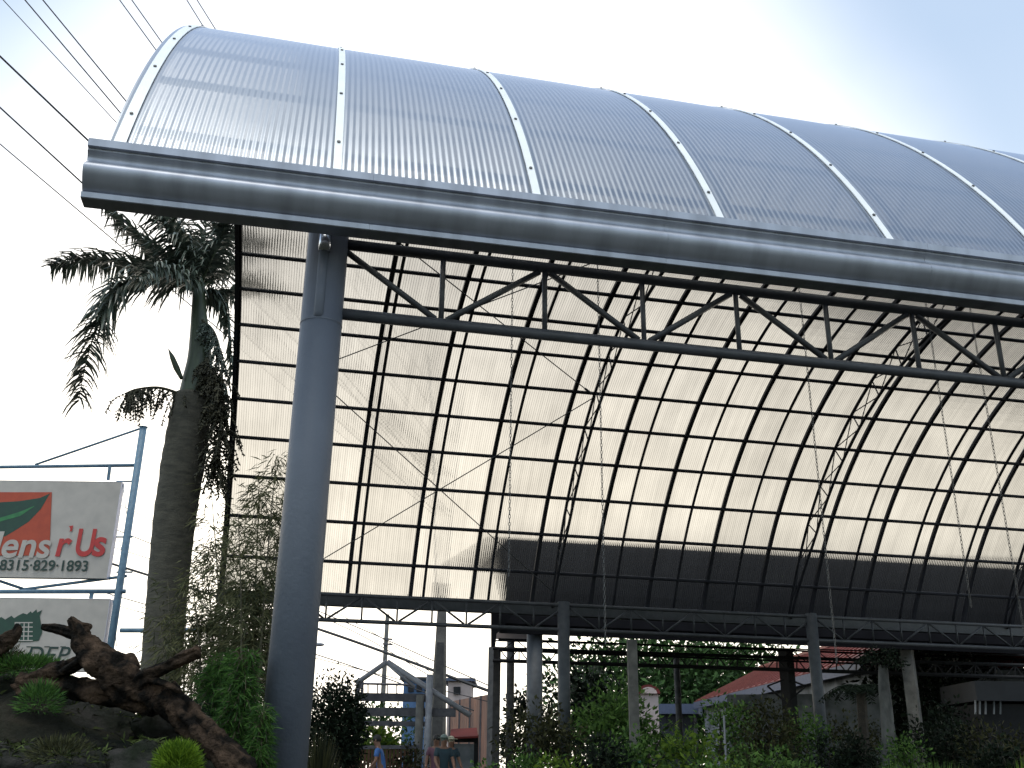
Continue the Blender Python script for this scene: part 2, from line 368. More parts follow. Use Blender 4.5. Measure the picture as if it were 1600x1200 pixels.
# eave trusses
def eave_truss(y, sc):
    t = MB(); t.tube([(0.15, y, ZT), (26.3, y, ZT)], .057*sc, 12); t.tube([(.15, y, ZB), (26.3, y, ZB)], .06*sc, 12)
    to = t.build('eave_truss', M['chord'], can, smooth=True)
    for k in range(1, 24):
        x = 1.1*k+.1
        if k % 8 == 0: continue
        v = MB(); v.tube([(x, y, ZB+.05), (x, y, ZT-.05)], .029*sc, 8); v.build('vertical_strut', M['chord'], to, smooth=True)
    for k in range(24):
        a, b = (1.1*k+.1, 1.1*(k+1)+.1)
        a += .06; b -= .06
        za, zb = (ZT-.06, ZB+.05) if k % 2 == 0 else (ZB+.05, ZT-.06)
        v = MB(); v.tube([(a, y, za), (b, y, zb)], .034*sc, 8); v.build('diagonal_strut', M['chord'], to, smooth=True)
eave_truss(0.0, 1.0); eave_truss(YW, 1.05)
# purlins along the vault
k = 0
ths = [1.027-.0990*k for k in range(22)]
ths = [t for t in ths if t > TH0+.02]
for t in ths:
    b = MB(); b.tube([arc(t, AR, X0), arc(t, AR, X1)], .057, 8); b.build('purlin', M['steel'], can)
# arched ribs between the arch trusses, end frame, joints, straps, sheets
def arc_tube(b, x, r, rr, n=6, t0=TH0, t1=TH1, seg=56):
    return b.tube([arc(t0+(t1-t0)*i/seg, r, x) for i in range(seg+1)], rr, n)
def arc_band(b, x, r0, r1, w, t0=NB, t1=NF, seg=72, skew=0):      # rectangular curved bar
    vs = []; 
    for i in range(seg+1):
        t = t0+(t1-t0)*i/seg
        for rr, xx in ((r0, -w/2), (r0, w/2), (r1, w/2), (r1, -w/2)): vs.append(arc(t, rr, x+xx-skew*i/seg))
    fs = [(i*4+j, i*4+(j+1) % 4, i*4+4+(j+1) % 4, i*4+4+j) for i in range(seg) for j in range(4)]+[(3, 2, 1, 0), tuple(seg*4+j for j in range(4))]
    return b.add(vs, fs)
for i in range(13):
    x = 2.2*i
    if i % 4 == 0: continue
    b = MB(); arc_tube(b, x, AR-.004, .047, 8); b.build('arched_rib', M['steel'], can, smooth=True)
b = MB(); arc_band(b, X0+.05, AR-.06, AR+.115, .10, TH0, TH1); b.build('end_frame', M['steel'], can)
b = MB(); arc_band(b, X1-.05, AR-.06, AR+.115, .10, TH0, TH1); b.build('end_frame', M['steel'], can)
SR = AR+.12                                           # radius of the sheets
SX = [-2.05+2.07*i for i in range(15)]
XE = SX+[X1-.05]
SKEW = [0]+[.18]*(len(SX)-1)+[0]
for i, x in enumerate(SX):
    b = MB(); arc_band(b, x, SR-.10, SR-.006, .125, skew=SKEW[i]); b.build('sheet_joint', M['steel'], can)
    b = MB(); arc_band(b, x, SR+.007, SR+.019, .085 if i else .11, skew=SKEW[i])
    so_ = b.build('cover_strap', M['strap'], can)
    if i < 8:
        for t in [NB+.055+.099*q for q in range(10)]:
            xs_ = x-SKEW[i]*(t-NB)/(NF-NB); bb = MB(); bb.tube([arc(t, SR+.019, xs_), arc(t, SR+.033, xs_)], .019, 8); bb.build('bolt', M['bolt'], so_)

for i in range(len(SX)):
    a, c = XE[i]+.012, XE[i+1]-.012
    if i == len(SX)-1: c = X1
    if i == 0: a = X0
    b = MB(); seg = 96; nx = 2; vs = []
    for s_ in range(seg+1):
        t = NB+(NF-NB)*s_/seg
        wv = .006*math.sin(s_*.7+i*2.1)
        for q in range(nx+1):
            u = q/nx; bulge = .012*math.sin(math.pi*u)+wv*math.sin(math.pi*u)
            a_ = a-SKEW[i]*s_/seg; c__ = c-SKEW[i+1]*s_/seg
            vs.append(arc(t, SR+bulge*.25, a_+(c__-a_)*u))
    fs = [(s_*(nx+1)+q, s_*(nx+1)+q+1, (s_+1)*(nx+1)+q+1, (s_+1)*(nx+1)+q) for s_ in range(seg) for q in range(nx)]
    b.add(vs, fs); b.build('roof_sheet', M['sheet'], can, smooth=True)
# arch trusses over each column pair
for x in COLX:
    b = MB(); arc_tube(b, x, AR-.004, .05, 8); to = b.build('arch_truss', M['steel'], can, smooth=True)
    b = MB(); pts = []; n_ = 60
    for i in range(n_+1):
        t = TH0+(TH1-TH0)*i/n_; e = min(i, n_-i)/n_
        pts.append(arc(t, AR-.68*min(1, .25+e*7), x))
    b.tube(pts, .05, 8); b.build('inner_chord', M['steel'], to, smooth=True)
    b = MB()
    for i in range(2, n_-1, 3):
        t = lambda q: TH0+(TH1-TH0)*q/n_
        dpt = lambda q: .68*min(1, .25+min(q, n_-q)/n_*7)
        b.bar(arc(t(i), AR-.03, x), arc(t(i), AR-dpt(i)+.03, x), .03, .03)
        b.bar(arc(t(i), AR-.03, x), arc(t(i+2.8), AR-dpt(i+2.8)+.03, x), .025, .025)
        b.bar(arc(t(i+2.8), AR-.03, x), arc(t(i+.2), AR-dpt(i+.2)+.03, x), .025, .025)
    b.build('lattice_web', M['steel'], to)
# gutters
gz = 5.50+EYE
CY = [(.030, -.122), (.000, -.155), (-.016, -.192), (-.010, -.230), (.018, -.262), (.052, -.288), (.078, -.320), (.084, -.360), (.070, -.410), (.040, -.462), (.002, -.512), (-.045, -.560)]
GS = .885
_cy = [(p.x, p.y) for p in spline([(a, c, 0) for a, c in CY], 4)]
GP_ = [(.03, 0), (.062, 0), (.062, -.088), (.020, -.094), (.020, -.118)]+_cy+[(-.075, -.568), (-.078, -.580), (-.030, -.584), (-.022, -.592), (-.030, -.648), (-.040, -.656), (-.08, -.656)]
GP_ = [(o, z*GS) for o, z in GP_]
def gutter_prof(inner): return [(-.70-o, gz+z) for o, z in GP_]+[(-.47, gz-.575), (-.47, gz-.54), (-.60, gz-.48), (-.665, gz-.24), (-.665, gz)]
cuts = [-2.27, .37, 3.42, 6.47, 9.52, 12.57, 15.62, 18.67, 21.72, 24.77, 28.7]
gut = MB(); gut.box((13.2, -.50, gz-.33), 30.4, .05, .40); guto = gut.build('gutter', M['steel'], can)
for i in range(len(cuts)-1):
    b = MB(); pr = gutter_prof(0); b.ext(pr, cuts[i]+.001, cuts[i+1]-.001)
    s_ = b.build('gutter_section', M['galv'], guto)
    for v in s_.data.vertices: v.co.z += min(0, .0066*(v.co.x-5.5))
    s_.data.shade_smooth(); s_.data.set_sharp_from_angle(angle=rad(32))
    mod = None
    if i:
        # overlap collar at each joint
        b = MB(); pr = [(-.70-o-.0035, gz+z) for o, z in GP_[5:54]]+[(-.70-o+.004, gz+z) for o, z in reversed(GP_[5:54])]
        b.ext(pr, cuts[i]-.006, cuts[i]+.035); jc = b.build('joint_collar', M['galv'], s_)
        for v in jc.data.vertices: v.co.z += min(0, .0066*(v.co.x-5.5))
b = MB(); yg = 24.16; zg = 5.30+EYE
b.ext([(yg-.02, zg-.36), (yg+.30, zg-.36), (yg+.38, zg-.25), (yg+.38, zg+.05), (yg+.36, zg+.05), (yg+.34, zg-.24), (yg+.04, zg-.30), (yg+.04, zg-.03), (yg-.02, zg-.03)], -2.2, 28.6)
b.build('rear_gutter', M['chord'], can)
b = MB()
for x in [1.0+.55*i+(.12 if i % 3 else 0) for i in range(40)]: b.bar((x, yg-.03, zg-.03), (x, yg-.03, zg+.11), .012, .012)
b.build('tie_wires', M['steel'], can)
# cross bracing rods in the first bay
def rod(x0, t0, x1, t1):
    n_ = 10
    a, c = arc(t0, AR-.12, x0), arc(t1, AR-.12, x1)
    b = MB(); b.tube([a, c], .016, 6)
    o = b.build('brace_rod', M['rod'], can)
    return o, a, c
TA, TB, TC = rad(61.5), rad(30.6), rad(-1)
rod(0, TA, 8.8, TB); o, a, c = rod(0, TB, 8.8, TA)
o, a, c = rod(0, TC, 8.8, TB); rod(0, TB, 8.8, TC)
dv = (c-a).normalized()
b = MB(); q = c-dv*.55; b.bar(q+Vector((0, 0, .035)), q+dv*.32+Vector((0, 0, .035)), .016, .016); b.bar(q-Vector((0, 0, .035)), q+dv*.32-Vector((0, 0, .035)), .016, .016)
b.ball(q, .04, 8, 5); b.ball(q+dv*.32, .04, 8, 5); b.build('turnbuckle', M['rod'], o)

# hanging chains
def chain(px0, py0, px1, py1, dist, label):
    bot = PP(px1, py1, dist); x, y = bot.x, bot.y
    top = AZ+math.sqrt((AR-.05)**2-(y-AY)**2)
    b = MB(); z = top; i = 0; l = .082
    while z > bot.z:
        pts = []
        for j in range(9):
            a = 2*math.pi*j/8; u = math.cos(a)*.020; v = math.sin(a)*.05
            pts.append((x+(u if i % 2 else 0), y+(0 if i % 2 else u), z-.05+v))
        b.tube(pts, .0068, 4, cap=False); z -= l; i += 1
    tag(b.build('hanging_chain', M['chain'], origin=(x, y, top)), label, 'chain', 'chains hanging from the vault')
chain(800, 400, 795, 900, 21, 'long thin chain hanging from the vault, nearest the thick front column')
chain(940, 400, 946, 1002, 21, 'long chain hanging in front of the first arch truss right of the front column')
chain(1272, 560, 1307, 1030, 20.5, 'long chain hanging past the rear column, lowest reaching of all the chains')
chain(1470, 530, 1517, 945, 21, 'chain hanging in the right of the vault, ending in front of the dark strip')
chain(1545, 600, 1602, 1000, 20, 'rightmost chain hanging in the vault, at the photo edge')

# ================================================================== ROYAL PALM
PD = 27.6
def P3(px, py, dd=0): return PP(px, py, PD+dd)
base = P3(246, 1204); base.z = 0
palm = thing('palm_tree', base, 'tall palm with swollen grey trunk and drooping dark fronds left of the canopy', 'palm tree')
tr = [(243, 1210, 60), (246, 1120, 58), (252, 1040, 57), (262, 920, 59), (272, 820, 63), (285, 730, 66), (296, 660, 64), (303, 618, 58)]
pts = [P3(x, y) for x, y, w in tr]; pts[0] = Vector((base.x, base.y, 0)); ws = [w*PD/FPX/2*1.03 for x, y, w in tr]
sp_ = spline(pts, 10); rr = lerpl(ws, len(sp_))
b = MB(); b.tube(sp_, rr, 24, wob=lambda p, a, i: 1+.025*noise.noise(Vector((math.cos(a)*2, math.sin(a)*2, p.z*1.5)))+(.022 if int(p.z/.26) % 2 else 0))
trunk = b.build('trunk', M['palmtrunk'], palm, smooth=True)
b = MB(); cs = [(303, 620, 50), (308, 590, 46), (312, 560, 40), (312, 520, 32), (311, 490, 26), (311, 462, 22), (311, 445, 20)]
sp_ = spline([P3(x, y) for x, y, w in cs], 5); b.tube(sp_, lerpl([w*PD/FPX/2 for x, y, w in cs], len(sp_)), 18)
b.build('crownshaft', M['shaft'], palm, smooth=True)
def frond(path, ll, n=60, droop=.75, name='frond', m='palmleaf', w=.08):
    pts = spline([P3(*p) for p in path], 8); k = len(pts)
    b = MB(); b.tube(pts, lerpl([.06, .04, .025, .010], k), 6)
    fo = b.build(name, M['shaft'], palm, smooth=True)
    lf = MB()
    n = int(n*1.0)
    for i in range(n):
        t = .10+.9*(i+rng.random()*.6)/n; f = t*(k-1); a = min(int(f), k-2); p = pts[a].lerp(pts[a+1], f-a)
        tg = (pts[a+1]-pts[a]).normalized()
        side0 = tg.cross(Vector((0, 0, 1)))
        if side0.length < .2: side0 = Vector((1, 0, 0))
        side0.normalize(); up = side0.cross(tg)
        for s_ in (-1, 1):
            for rep in range(2):
                L_ = ll*(.45+.55*math.sin(math.pi*min(1, .18+t*.82)))*rng.uniform(.75, 1.35)
                dr = (side0*s_*rng.uniform(.45, 1.0)+up*rng.uniform(-.5, .7)+tg*rng.uniform(.3, .7)).normalized()
                # drooping strip of three segments
                sg = 3; q = p.copy(); pv = []; dcur = dr.copy(); wd = dcur.cross(Vector((rng.uniform(-.3, .3), rng.uniform(-.3, .3), 1))).normalized()
                for j in range(sg+1):
                    ww = w*(1-(j/sg)**2)*.5+.004
                    pv += [q+wd*ww, q-wd*ww]
                    q = q+dcur*(L_/sg); dcur = (dcur+Vector((0, 0, -droop*rng.uniform(.7, 1.3)))).normalized()
                lf.add(pv, [(2*j, 2*j+1, 2*j+3, 2*j+2) for j in range(sg)])
    lf.build('leaflets', M[m], fo)
frond([(309, 452, 0), (255, 425, .3), (190, 410, .6), (130, 405, 1), (78, 416, 1.2)], 1.1, 66)
frond([(308, 455, 0), (255, 440, -.4), (200, 440, -.8), (165, 480, -1), (140, 545, -1.1), (122, 628, -1.2)], 1.2, 80, .5)
frond([(309, 450, 0), (270, 412, .4), (220, 375, .8), (158, 318, 1.2)], 1.15, 66)
frond([(310, 448, 0), (292, 405, -.4), (262, 360, -.9), (222, 300, -1.5)], 1.1, 56)
frond([(312, 446, 0), (318, 390, .6), (322, 330, 1.2), (318, 270, 2)], 1.0, 50)
frond([(313, 446, 0), (340, 400, .9), (372, 352, 1.8), (410, 322, 2.8)], 1.0, 52)
frond([(314, 452, 0), (345, 462, .5), (385, 452, 1.2), (425, 470, 2.0)], .85, 46)
frond([(314, 456, 0), (338, 462, .2), (356, 505, .5), (364, 585, .8)], .55, 36)
frond([(314, 450, 0), (346, 425, 1.5), (392, 405, 2.8), (452, 415, 3.8)], .95, 50)
frond([(310, 447, 0), (300, 400, 1.5), (280, 355, 2.6), (240, 330, 3.6)], .95, 46)
frond([(313, 448, 0), (328, 410, -.6), (345, 375, -.9), (352, 345, -1.3)], .9, 40)
frond([(311, 450, 0), (285, 432, -1.2), (245, 418, -2.2), (215, 440, -3)], .8, 44)
def cluster(path, n, spread, ln, name, m, w=.03, hang=1):
    pts = spline([P3(*p) for p in path], 6); b = MB(); b.tube(pts, lerpl([.05, .02], len(pts)), 6)
    o = b.build(name, M['palmdry'], palm)
    lf = MB(); k = len(pts)
    for i in range(n//14):
        f = rng.random()**.8*(k-1); a = min(int(f), k-2); p = pts[a].lerp(pts[a+1], f-a)
        dr = Vector((rng.gauss(0, spread), rng.gauss(0, spread), -hang*rng.uniform(.5, 1.1)))*ln
        ss = spline([p, p+dr*.5+Vector((dr.x*.2, dr.y*.2, .05)), p+dr], 4); lf.tube(ss, .012, 3)
        for q in ss[1:]:
            for w_ in range(2):
                lf.leaf(q, Vector((rng.gauss(0, .8), rng.gauss(0, .8), -.8*hang)), rng.uniform(.10, .22)*ln, w*1.2)
            lf.ball(q, .034, 5, 3)
    lf.build('fruit_strings', M[m], o)
cluster([(288, 618, -.3), (250, 606, -.5), (215, 608, -.7), (195, 615, -.8)], 800, .35, .85, 'fruit_stalk', 'palmdry')
cluster([(322, 560, -.3), (338, 590, -.4), (345, 640, -.4), (336, 745, -.4)], 2600, .34, .85, 'fruit_stalk', 'palmdry', .05)
cluster([(316, 500, -.3), (335, 520, -.3), (345, 560, -.3), (350, 640, -.2)], 900, .22, .7, 'fruit_stalk', 'palmleaf', .05)
b = MB(); b.tube(spline([P3(284, 592, -.35), P3(276, 575, -.4), P3(269, 558, -.5), P3(263, 545, -.55)], 4), lerpl([.05, .09, .07, .008], 13), 8)
b.build('flower_spathe', M['shaft'], palm, smooth=True)

# ================================================================== BILLBOARD
BD = 34.0
EX = _R.copy(); EZ = Vector((0, 0, 1)); EYv = HEAD.copy()
def BPt(px, py, o=0): return PP(px, py, BD+o)
bb = BPt(205, 1204); 
sign = thing('billboard', Vector((BPt(208, 900).x, BPt(208, 900).y, 0)), 'tall blue pipe billboard frame holding two white sign boards at the left edge', 'billboard')
def pipe(a, c, r, name='frame_pipe'):
    t = MB(); t.tube([a, c], r, 10); return t.build(name, M['bluepipe'], sign, smooth=True)
pt = BPt(224, 668); pb = Vector((pt.x, pt.y, 0))
post = pipe(pt+Vector((0, 0, 0)), pb, .125, 'post')
t = MB(); t.tube([pt, pt+Vector((0, 0, .03))], .15, 12); t.build('post_cap', M['bluepipe'], post)
# left post out of the frame
lp = pt-EX*10.5; pipe(lp, Vector((lp.x, lp.y, 0)), .125, 'post')
def hpipe(pxa, pya, pxb, pyb, r, o=0):
    return pipe(BPt(pxa, pya, o), BPt(pxb, pyb, o), r)
hpipe(-260, 733, 214, 727, .06)
hpipe(218, 670, 55, 726, .04)
hpipe(-260, 925, 196, 924, .075)
hpipe(198, 900, 36, 921, .05, .08)
hpipe(-150, 858, 36, 920, .05, .08)
t = hpipe(188, 985, 330, 985, .075)
for y in (751, 838, 893): hpipe(182, y+1, 207, y+1, .03)
hpipe(170, 1021, 192, 1021, .035)
hpipe(192, 757, 202, 835, .012); hpipe(186, 843, 198, 893, .012); hpipe(176, 930, 182, 1010, .012)
t = MB(); t.bar(BPt(172, 727), BPt(169, 750), .10, .10); t.build('hanger', M['bluepipe'], sign)
t = MB(); t.bar(BPt(144, 925), BPt(142, 935), .12, .10); t.build('hanger', M['bluepipe'], sign)
def board(x0, y0, x1, y1, label):
    p0 = BPt(x1, y0, -.12); zt = p0.z; zb = BPt(x1-8, y1, -.12).z; xr = (p0-CAM).dot(EX); wdt = (x1-x0)*BD/FPX
    cen = p0-EX*(wdt/2)+EYv*.14; cen.z = (zt+zb)/2
    t = MB(); t.box(cen, wdt, .26, zt-zb, (EX, EYv, EZ)); o = t.build('sign_board', M['board'], sign, label=label)
    e = MB(); e.box(cen+EX*(wdt/2+.003), .012, .272, zt-zb+.012, (EX, EYv, EZ))
    e.box(cen+EZ*((zt-zb)/2+.003), wdt, .272, .012, (EX, EYv, EZ)); e.build('edge_trim', M['boardside'], o)
    return o, zt, zb, p0, cen
def on_board(px, py, lay=1): return PP(px, py, BD-.125-.004*lay)
def poly_part(pxs, m, name, parent, lay):
    t = MB(); t.prism([on_board(x, y, lay) for x, y in pxs], EYv*.003); return t.build(name, m, parent)
def text_part(body, px, py, hpx, m, parent, lay, shear=0, bold=0, stretchx=1, name='lettering', spacing=1):
    cu = bpy.data.curves.new('t', 'FONT'); cu.body = body; cu.size = 1; cu.shear = shear; cu.offset = bold; cu.extrude = .001; cu.space_character = spacing
    ob = bpy.data.objects.new('t', cu); COL.objects.link(ob)
    dg = bpy.context.evaluated_depsgraph_get(); me = bpy.data.meshes.new_from_object(ob.evaluated_get(dg))
    bpy.data.objects.remove(ob); bpy.data.curves.remove(cu)
    p = on_board(px, py, lay); s_ = hpx*BD/FPX/.73*1.02
    o0 = ORG[parent.name]
    for v in me.vertices:
        q = p+EX*(v.co.x*s_*stretchx)+EZ*(v.co.y*s_)-EYv*(v.co.z*1.5)
        v.co = q-o0
    me.materials.clear(); me.materials.append(m)
    o = bpy.data.objects.new(name, me); COL.objects.link(o); o.parent = parent; ORG[o.name] = o0
    return o
b1, zt1, zb1, _, _ = board(-235, 753, 190, 904, 'upper white board with a red square, green leaf and red lettering')
poly_part([(-80, 769), (81, 769), (77, 868), (-80, 868)], M['orange'], 'red_square', b1, 1)
poly_part([(78, 771), (62, 778), (30, 783), (-20, 786), (-80, 798), (-80, 850), (-20, 842), (8, 838), (20, 831), (45, 815), (64, 795)], M['green'], 'leaf_emblem', b1, 2)
poly_part([(55, 790), (30, 800), (0, 809), (-60, 822), (-60, 828), (0, 815), (32, 806)], M['leafgreen'], 'leaf_vein', b1, 3)
# name: pale letters over the square (red below), red letters beside it
text_part('Gardens', -121, 868.5, 41, M['board'], b1, 5, .10, .019, 1.0, spacing=1.0)
text_part("r", 83.5, 868, 41, M['red'], b1, 5, .10, .022, .95)
poly_part([(108, 822), (114.5, 821), (112, 830), (108.5, 830.5), (110, 827)], M['red'], 'apostrophe', b1, 5)
text_part("U", 114, 867.5, 43, M['red'], b1, 5, .04, .022, .74)
text_part("s", 141.5, 867.5, 43, M['red'], b1, 5, .06, .022, .95)
text_part('0918315\u00b7829\u00b71893', -37, 890, 16.5, M['ink'], b1, 5, 0, .016, 1.0, name='phone_number', spacing=1.0)
b2, zt2, zb2, _, _ = board(-235, 936, 172, 1050, 'lower white board with a dark green tree and window emblem and dark letters')
def spiky(cx, cy, rx, ry, n, seed):
    r_ = random.Random(seed); out = []
    for i in range(n):
        a = -2*math.pi*i/n; k = (1.0 if i % 2 else .78)*r_.uniform(.88, 1.12)
        out.append((cx+rx*k*math.cos(a), cy+ry*k*math.sin(a)))
    return out
poly_part([(0, 1003), (15, 1005), (20, 996), (25, 1003), (44, 1003), (60, 1001), (66, 988), (64, 975), (62, 962), (66, 953), (58, 957), (57, 952), (50, 958), (48, 955), (42, 960), (36, 958), (28, 962), (22, 966), (18, 962), (8, 968), (2, 964), (-10, 970), (-24, 968), (-30, 990), (-26, 1003)], M['green'], 'tree_emblem', b2, 1)
for i in range(4):
    poly_part([(23+i*7, 972), (23+i*7+1.6, 972), (22+i*7+1.6, 1001), (22+i*7, 1001)], M['board'], 'window_bar', b2, 2+i*.1)
for i in range(5):
    poly_part([(23, 972+i*7), (51, 972+i*7), (51, 973.6+i*7), (23, 973.6+i*7)], M['board'], 'window_bar', b2, 3+i*.1)
text_part('L DEP', 6, 1035, 25, M['ink'], b2, 2, .22, .002, 1.02, name='lettering', spacing=1.05)
# slab serifs on the letters
for x in (39, 67, 92): 
    poly_part([(x-3.5, 1035.8), (x+6, 1035.8), (x+6, 1034.2), (x-3.5, 1034.2)], M['ink'], 'serif', b2, 2.5)
    poly_part([(x+2.2, 1011.4), (x+11, 1011.4), (x+11, 1009.8), (x+2.2, 1009.8)], M['ink'], 'serif', b2, 2.5)

# ================================================================== POLES AND CABLES
def pole_conc(px, ytop, wtop, d, wbase, label, name='utility_pole', mk='concrete'):
    t0 = PP(px, ytop, d); pb = Vector((t0.x, t0.y, 0))
    o = thing(name, pb, label, 'utility pole')
    t = MB(); w0 = wbase*d/FPX; w1 = wtop*d/FPX
    vs = []
    for z, w in ((0, w0), (t0.z, w1)):
        vs += [pb+EX*(a*w/2)+EYv*(c*w/2*.9)+EZ*z for a, c in ((-1, -1), (1, -1), (1, 1), (-1, 1))]
    t.add(vs, [(3, 2, 1, 0), (4, 5, 6, 7), (0, 1, 5, 4), (1, 2, 6, 5), (2, 3, 7, 6), (3, 0, 4, 7)])
    t.build('pole_shaft', M[mk], o); return o, t0
TPD = 37.5
tall, ttop = pole_conc(692, 915, 11, TPD, 29, 'tall tapering concrete utility pole with a dark groove, behind the gable frame')
g_ = MB()
def tallw(z): return (29+(11-29)*z/ttop.z)*TPD/FPX
pb = Vector((ttop.x, ttop.y, 0))
vs = []
for z in (0, 5.2):
    w = tallw(z)*.32; f = tallw(z)*.45
    vs += [pb+EX*(-w)+EYv*(-f-.012)+EZ*z, pb+EX*w+EYv*(-f-.012)+EZ*z, pb+EX*w+EYv*(-f+.02)+EZ*z, pb+EX*(-w)+EYv*(-f+.02)+EZ*z]
g_.add(vs, [(3, 2, 1, 0), (4, 5, 6, 7), (0, 1, 5, 4), (1, 2, 6, 5), (2, 3, 7, 6), (3, 0, 4, 7)]); g_.build('groove', M['concrete_dark'], tall)  # dark strip on the pole face, shade of its recess put into the colour
mt = PP(699, 585, TPD); t = MB(); t.tube([ttop-EZ*.3, Vector((ttop.x, ttop.y, mt.z))], .05, 8); t.build('mast', M['lamp'], tall)
thin, t2top = pole_conc(605.5, 960, 5.5, 62, 8, 'slim pale concrete utility pole with two small crossarms, seen under the rear gutter')
for y in (998, 1006):
    t = MB(); t.bar(PP(598, y, 61.85), PP(613, y+1, 61.85), .1, .1); t.build('crossarm', M['timber'], thin)
# top left cables: photo pixels of two points on each; they end on the tall pole
TOPW = [((0, 88), (135, 217), .022, 'thickest dark cable crossing the left edge towards the gutter corner'),
        ((0, 168), (135, 292), .018, 'dark cable just below the thickest one, meeting the gutter end'),
        ((0, 225), (150, 352), .012, 'lowest thin cable at the left edge, passing under the gutter'),
        ((5, 0), (185, 195), .010, 'faintest hair thin cable at the top left corner'),
        ((39, 0), (192, 181), .015, 'left cable of the pair meeting the roof end, top left'),
        ((67, 0), (201, 163), .015, 'right cable of the pair meeting the roof end, top left'),
        ((187, 0), (248, 84), .012, 'left cable of the second pair meeting the arched roof end'),
        ((206, 0), (257, 72), .012, 'right cable of the second pair meeting the arched roof end'),
        ((292, 0), (323, 50), .011, 'left cable of the pair that meets the roof crown'),
        ((308, 0), (340, 51), .011, 'rightmost cable at the top, meeting the roof crown')]
for (a, c, r, lab) in TOPW:
    (xa, ya), (xc, yc) = a, c
    sl = (yc-ya)/(xc-xa)
    xe = 696; ye = ya+sl*(xe-xa)
    xs = xa-260; ys = ya-sl*260
    p0 = PP(xs, ys, 24); p1 = PP(xe, ye, TPD)
    b = MB(); b.tube([p0.lerp(p1, i/12) for i in range(13)], r*1.55, 5)
    tag(b.build('power_cable', M['cable'], origin=p1), lab, 'cable', 'cables crossing the sky at top left')
LOWW = [((150, 873), (492, 981), (768, 1081), .055, 'thick black cable sloping down to the right below the rear gutter'),
        ((150, 815), (515, 962), (768, 1073), .02, 'thin cable crossing above the thick black cable under the rear gutter'),
        ((150, 922), (492, 1022), (740, 1110), .022, 'thin cable low under the rear gutter, above the gable frame'),
        ((150, 846), (492, 960), (700, 1072), .016, 'faint cable close above the thick cable, left of the slim pole'),
        ((150, 770), (540, 965), (690, 1062), .014, 'steep faint cable passing left of the slim pole crossarms'),
        ((150, 938), (492, 1028), (770, 1098), .015, 'lowest faint cable behind the gable frame and slim pole')]
for a, m_, c, r, lab in LOWW:
    b = MB(); pts = spline([PP(*a, 68), PP(*m_, 60), PP(*c, 52)], 8); b.tube(pts, r*1.45, 5)
    tag(b.build('power_cable', M['cable'], origin=pts[-1]), lab, 'cable', 'cables under the rear gutter')
# street lamp
lp = PP(470, 1002, 55); sl_ = thing('street_lamp', Vector((lp.x, lp.y, 0)), 'street lamp with a grey oval head on a curved arm, right of the front column', 'street lamp')
t = MB(); t.tube([Vector((lp.x, lp.y, 0)), lp, PP(478, 1004, 55), PP(490, 1007, 55)], .06, 8); t.build('lamp_post', M['lamp'], sl_)
t = MB(); t.ball(PP(498, 1007, 55), .24, 12, 8, sq=(1.3, .6, .42)); t.build('lamp_head', M['lamp'], sl_, smooth=True)

# ================================================================== NEIGHBOURING SHED (dark roof)
sl = PP(770, 1000, 37.2)
shed = thing('shed', Vector((sl.x, 26.2, 0)), 'dark roofed open shed on concrete posts right behind the canopy', 'shed')
xL = sl.x
def zat(px, py, Y):
    r = _F + _R2*((px-800)/FPX) - _U2*((py-600)/FPX); t_ = (Y-CAM.y)/r.y; return (CAM+r*t_)
YE, YR = 25.9, 28.2
ze = zat(860, 992, YE).z; zr = zat(1000, 850, YR).z
xRl = zat(792, 850, YR).x
b = MB(); XS = 44
prof = [(YE, ze+.34)]+[(YE+(YR+1.6-YE)*(1-math.cos(a_)), ze+.34+(zr-ze-.34)*math.sin(a_)) for a_ in [math.pi/2*i_/10 for i_ in range(2, 11)]]+[(YR+9.5, zr+.2), (YR+9.5, zr+.05), (YR+1.6, zr-.14), (YE+.35, ze+1.2), (YE+.1, ze+.16)]
n = len(prof)
vs = [(xL+(xRl-xL)*max(0, (z-ze)/(zr-ze)), y, z) for y, z in prof]+[(XS, y, z) for y, z in prof]
b.add(vs, [(i, (i+1) % n, n+(i+1) % n, n+i) for i in range(n)]+[tuple(range(n-1, -1, -1)), tuple(range(n, 2*n))])
b.build('roof', M['roofdark'], shed)
b = MB(); b.box(((xL+XS)/2, YE+.05, ze+.1), XS-xL, .12, .2); b.build('eave_beam', M['roofdark'], shed)
b = MB(); g0 = zat(773, 962, YE+3); g1 = zat(836, 1001, YE+3)
b.box(((g0.x+g1.x)/2, YE+3, (g0.z+g1.z)/2), g1.x-g0.x, .06, g0.z-g1.z)
b.build('gable_panel', M['pinkwall'], shed)
b = MB(); b.prism([zat(x_, y_, YE-.25) for x_, y_ in ((768, 957), (803, 958), (784, 983), (776, 990), (774, 1010), (768, 1011))], (0, .1, 0)); b.build('end_bracket', M['roofdark'], shed)
for px, w, Y, lab in ((835, 25, 26.3, 'round weathered concrete post'), (1427, 23, 26.3, 'pale square concrete post')):
    p = zat(px, 1100, Y); b = MB(); rr_ = w*(Y-CAM.y)/FPX/2
    b.tube([(p.x, Y, 0), (p.x, Y, ze+.05)], rr_ if px < 1000 else rr_*1.15, 20 if px < 1000 else 4); b.build('post', M['concrete'] if px > 1000 else M['column2'], shed, smooth=px < 1000, label=lab)
for px, Y, w in ((797, 31, 12), (1060, 36, 10), (1560, 34, 14)):
    p = zat(px, 1100, Y); b = MB(); b.tube([(p.x, Y, 0), (p.x, Y, ze+.6)], w*(Y-CAM.y)/FPX/2, 10); b.build('post', M['concrete_dark'], shed, smooth=True)
